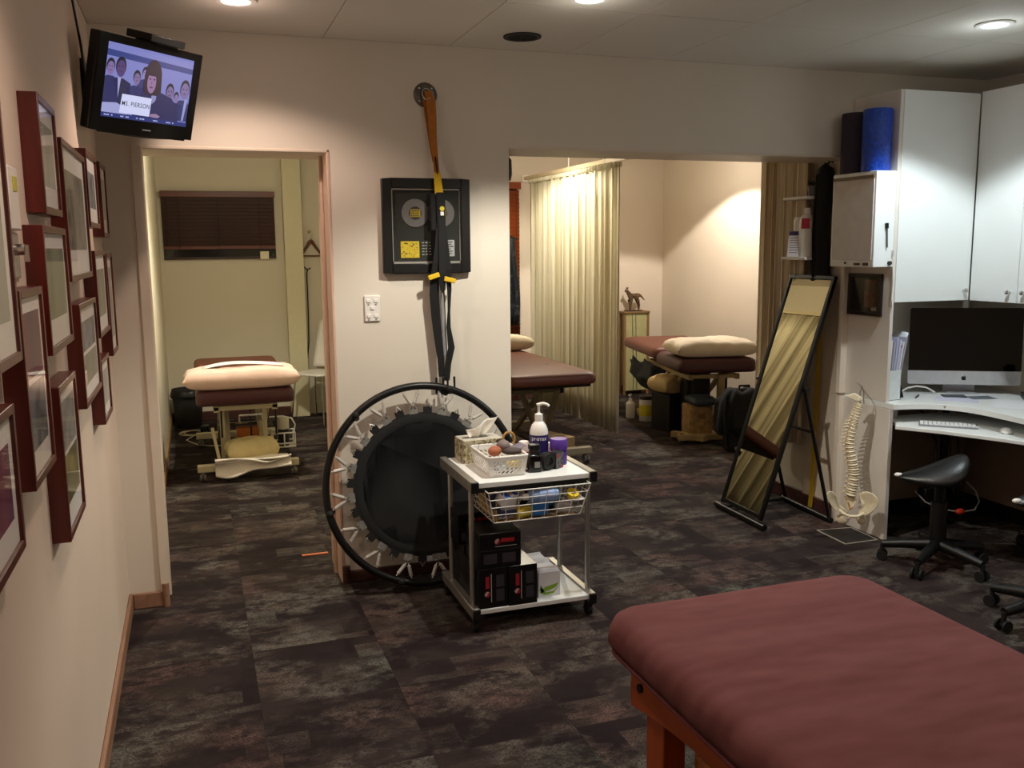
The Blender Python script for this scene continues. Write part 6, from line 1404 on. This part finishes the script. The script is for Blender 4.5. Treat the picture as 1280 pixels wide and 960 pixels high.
# saddle stools
def stool(cx, cy, rz, rb, label, hs=.52):
    t = thing('saddle_stool', label, 'stool', (cx, cy, 0), 0, 'black saddle stools'); M = xf((cx, cy, 0), rz)
    def seat(u, v):
        a = 2*math.pi*u; ph = math.pi*v; x = math.cos(ph)
        X = -.178+ (x+1)/2*.325
        wv = .055+.125*((x+1)/2)**1.1; hh = .022+.058*((x+1)/2)
        s = math.sin(ph)**.75; zc = hs+.02+.080*((x+1)/2)**1.3-.012*math.sin(math.pi*(x+1)/2)
        y = wv*s*math.sin(a)
        return M @ Vector((X+.02*s*math.cos(a), y, zc+hh*s*math.cos(a)-2.6*y*y))
    MB().grid(seat, 28, 18, closed_u=True).build('seat', LEATH, t, smooth=80)
    q = MB(); q.sph((0, 0, 0), (.022, .016, .011), 10, M @ Matrix.Translation((-.172, 0, hs+.024))); q.build('nose_patch', WHITE, t, smooth=60)
    q = MB(); q.cyl(M @ Vector((.03, 0, .10)), M @ Vector((.03, 0, .34)), .040, n=18); q.build('gas_column', BLACK, t, smooth=40)
    q = MB(); q.cyl(M @ Vector((.03, 0, .34)), M @ Vector((.03, 0, hs)), .026, n=14); q.build('piston', BLACKM, t, smooth=40)
    q = MB(); q.box(-.04, .11, -.06, .06, hs-.02, hs+.005, M); q.build('seat_plate', BLACKM, t, bev=.004)
    q = MB(); q.tube([M @ Vector((.05, .05, hs-.02)), M @ Vector((.12, .12, hs-.045)), M @ Vector((.17, .16, hs-.05))], .006, 8); q.build('lever', BLACK, t, smooth=60)
    for k in range(5):
        a = rb+2*math.pi*k/5; c, s = math.cos(a), math.sin(a); o = M @ Vector((.03, 0, 0)); e = o+Vector((c*.255, s*.255, .085))
        MB().tube([o+Vector((c*.02, s*.02, .115)), o+Vector((c*.15, s*.15, .10)), e], [.032, .026, .020], 10).build('base_arm', BLACK, t, smooth=60)
        w = MB().cyl(e+Vector((-s*.016, c*.016, -.058)), e+Vector((-s*.026, c*.026, -.058)), .026, n=16).cyl(e+Vector((s*.016, -c*.016, -.058)), e+Vector((s*.026, -c*.026, -.058)), .026, n=16)
        w.cyl(e+Vector((0, 0, -.06)), e+Vector((0, 0, 0)), .011, n=10).cyl(e+Vector((-s*.02, c*.02, -.058)), e+Vector((s*.02, -c*.02, -.058)), .008, n=8)
        w.build('castor', RUB, t, smooth=40)
    return t
stool(3.46, 3.55, R(-28), R(135), 'black saddle stool on five castors in front of the keyboard shelf', hs=.445)
stool(3.37, 2.80, R(-10), R(106), 'black saddle stool cut by the picture edge nearer than the other', hs=.53)
t = thing('mobile_pedestal', 'black castored base with a silver cable beyond the second stool', 'pedestal', (4.10, 3.40, 0))
MB().box(3.98, 4.22, 3.28, 3.52, .06, .12).build('base', BLACK, t, bev=.02)
for x, y in ((4.0, 3.5), (4.2, 3.5), (4.0, 3.3), (4.2, 3.3)): MB().cyl((x-.012, y, .03), (x+.012, y, .03), .03, n=16).build('castor', RUB, t, smooth=40)
MB().tube([(3.985, 3.50, .125), (3.96, 3.47, .15), (3.97, 3.42, .165), (4.05, 3.40, .15), (4.10, 3.38, .125)], .005, 8).build('silver_cable', CHROME, t, smooth=60)

# floor hatch and the spine model
t = thing('floor_hatch', 'square carpeted floor hatch with pale metal edge below the spine model', 'floor hatch', (3.40, 4.10, 0))
hp = [(3.300, 4.235), (3.287, 3.975), (3.500, 3.975), (3.512, 4.205)]
MB().prism(hp, .0, .003).build('hatch_lid', mat('hatch_dark', '#1a1210', .8, var=.3), t)
for i in range(4):
    a, b = hp[i], hp[(i+1) % 4]; MB().bar((a[0], a[1], .003), (b[0], b[1], .003), .006, .004).build('edge_strip', mat('pale_strip', '#c9bfae', .4, metal=.3), t)
e = Vector((.76, -.65, 0)); vw = Vector((-.65, -.76, 0)).normalized(); PC = Vector((3.385, 4.055, .165)); K = .00426
def sp(px, py, d=0): return PC+e*((px-1065)*K)+Vector((0, 0, 1))*((640-py)*K)+vw*d
t = thing('spine_model', 'hanging model of a human spine with pelvis on the desk end panel', 'anatomical model', (3.385, 4.055, .06))
path = [(1069, 500), (1067, 511.7), (1064.8, 520), (1061.7, 532.5), (1060, 543), (1059, 553), (1060.6, 563.8), (1063, 574), (1065.4, 586.7), (1066, 599), (1064.8, 609.6), (1062.7, 622)]
def along(f):
    L = [0]
    for a, b in zip(path, path[1:]): L.append(L[-1]+math.hypot(b[0]-a[0], b[1]-a[1]))
    d = f*L[-1]
    for i in range(len(path)-1):
        if d <= L[i+1]+1e-9:
            k = (d-L[i])/(L[i+1]-L[i]); return (path[i][0]+(path[i+1][0]-path[i][0])*k, path[i][1]+(path[i+1][1]-path[i][1])*k)
    return path[-1]
NV = 24; fs = [0]; 
for i in range(NV): fs.append(fs[-1]+1+i/NV*1.3)
fs = [f/fs[-1] for f in fs]
for i in range(NV):
    pa, pb = along(fs[i]), along(fs[i+1]); a, b = sp(*pa), sp(*pb); ax = (a-b).normalized(); h = (a-b).length; r = .0155+.0150*(i/NV)**.8
    side = (e-ax*e.dot(ax)).normalized(); M = basis(b, side, ax)
    q = MB(); q.lathe([(0, h*.24), (r*1.0, h*.24), (r*1.04, h*.32), (r*.84, h*.60), (r*1.04, h*.92), (r*1.0, h*.99), (0, h*.99)], 14, M)
    vb = q.build('vertebra', BONE, t, smooth=50)
    q = MB(); q.lathe([(0, -.01*h), (r*.80, -.01*h), (r*.84, h*.12), (r*.80, h*.25), (0, h*.25)], 14, M); q.build('disc', mat('disc_resin', '#9a7440', .5), vb, smooth=50)
    ln = (.020+.024*math.sin(math.pi*min(1, i/17))) if i < 19 else .036
    bk_ = -e*.75-vw*.65
    c0 = (a+b)/2
    q = MB(); q.tube([c0+bk_*r*.8, c0+bk_*(r+ln*.6)+Vector((0, 0, -.004)), c0+bk_*(r+ln)+Vector((0, 0, -.010))], [.0055, .004, .0045], 7); q.build('spinous_process', BONE, vb, smooth=60)
    for sg in ((-1, 1) if i > 12 else (-1,)):
        dv = (vw*.75*sg-e*.55).normalized() if sg < 0 else (e*.8-vw*.6).normalized()
        q = MB(); q.tube([c0+dv*r*.7-e*r*.4, c0+dv*(r+.009)-e*r*.5, c0+dv*(r+.014)-e*r*.5+Vector((0, 0, .004))], [.0045, .0035, .0045], 7); q.build('transverse_process', BONE, vb, smooth=60)
    if i > 4:
        q = MB(); q.sph(b-e*r*.95+vw*r*.5, (.0045, .0045, .0035), 8); q.build('nerve_stub', BONEO, vb, smooth=60)
MB().tube([sp(*along(f), -.014) for f in (0, .2, .4, .6, .8, 1)], .004, 8).build('support_rod', CHROME, t, smooth=60)
q = MB(); q.prism([(-.078, .022), (-.030, .040), (.010, .018), (.012, .0), (-.02, -.006), (-.05, .008)], -.010, .006, basis(sp(1069, 496), e, vw)); q.build('skull_base', BONE, t, bev=.004)
MB().tube([sp(1069, 500), sp(1068.5, 486), sp(1070.5, 478), sp(1073, 486), sp(1073.5, 500)], .003, 8).tube([sp(1070.5, 478), Vector((3.531, 4.235, .846))], .003, 8).build('hanging_hook', CHROME, t, smooth=60)
def bone_plate(name, poly, th, tilt, hub):
    """pelvic blade: outline in the picture-facing plane, bowed out of it about the hub line"""
    q = MB(); n = len(poly)
    cx = sum(p[0] for p in poly)/n; cy = sum(p[1] for p in poly)/n
    rings = []
    for sgn in (1, -1):
        for s in (1.0, .62, .25):
            rings.append([q.bm.verts.new(sp(cx+(px-cx)*s, cy+(py-cy)*s, tilt*abs(cx+(px-cx)*s-hub)*K-(.012 if s < 1 else 0)*(1.0-s)*1.6+sgn*th/2*(.7 if s == 1 else 1))) for px, py in poly])
    def join(A, B):
        for i in range(n): q.bm.faces.new((A[i], A[(i+1) % n], B[(i+1) % n], B[i]))
    join(rings[0], rings[1]); join(rings[1], rings[2]); q.bm.faces.new(rings[2]); join(rings[3], rings[4]); join(rings[4], rings[5]); q.bm.faces.new(rings[5]); join(rings[0], rings[3])
    return q.build(name, BONE, t, smooth=80, sub=1)
bone_plate('hip_blade', [(1072, 616), (1080.4, 610), (1090.8, 611), (1097.5, 618), (1096.5, 628), (1089, 637), (1082, 644.5), (1074, 645.5), (1070, 643), (1076, 637), (1077.5, 628), (1073, 622)], .012, .75, 1066)
bone_plate('hip_blade', [(1032.5, 613.5), (1037.7, 610.8), (1044.5, 614.5), (1047.5, 626), (1049.5, 636.5), (1057.5, 641.5), (1063, 644), (1059, 646.5), (1051, 643.5), (1043, 637), (1036.5, 626)], .014, .9, 1062)
MB().tube([sp(1047, 636, .03), sp(1054, 643, .045), sp(1063, 646, .052), sp(1072, 645.5, .05), sp(1081, 641, .035)], [.010, .009, .0085, .009, .010], 10).build('pubic_arch', BONE, t, smooth=60)
bone_plate('sacrum', [(1053, 622), (1062, 619), (1072, 622), (1070, 632), (1064, 642), (1060, 642), (1055, 632)], .022, .0, 1063)
for cx, cy, rx, rz in ((1054, 653, .036, .030), (1077, 652, .022, .026)):
    q = MB(); q.sph((0, 0, 0), (rx, rz, .017), 14, basis(sp(cx, cy, .015), e, vw)); q.build('ischium', BONE, t, smooth=70)
q = MB(); q.sph((0, 0, 0), (.008, .012, .006), 10, basis(sp(1062, 648, .055), e, vw)); q.build('symphysis', mat('symphysis_pink', '#d9b8c4', .4), t, smooth=60)
MB().tube([sp(1060, 630, .01), sp(1063, 640, .012), sp(1066, 636, .012)], .003, 6).build('nerve_strand', BONEO, t, smooth=60)

# short orange strip on the carpet by the jamb
tag(MB().box(.475, .612, 4.828, 4.850, 0, .004).build('floor_strip', mat('orange_strip', '#d9753f', .5), None), 'short orange strip on the carpet at the foot of the door jamb', 'strip')
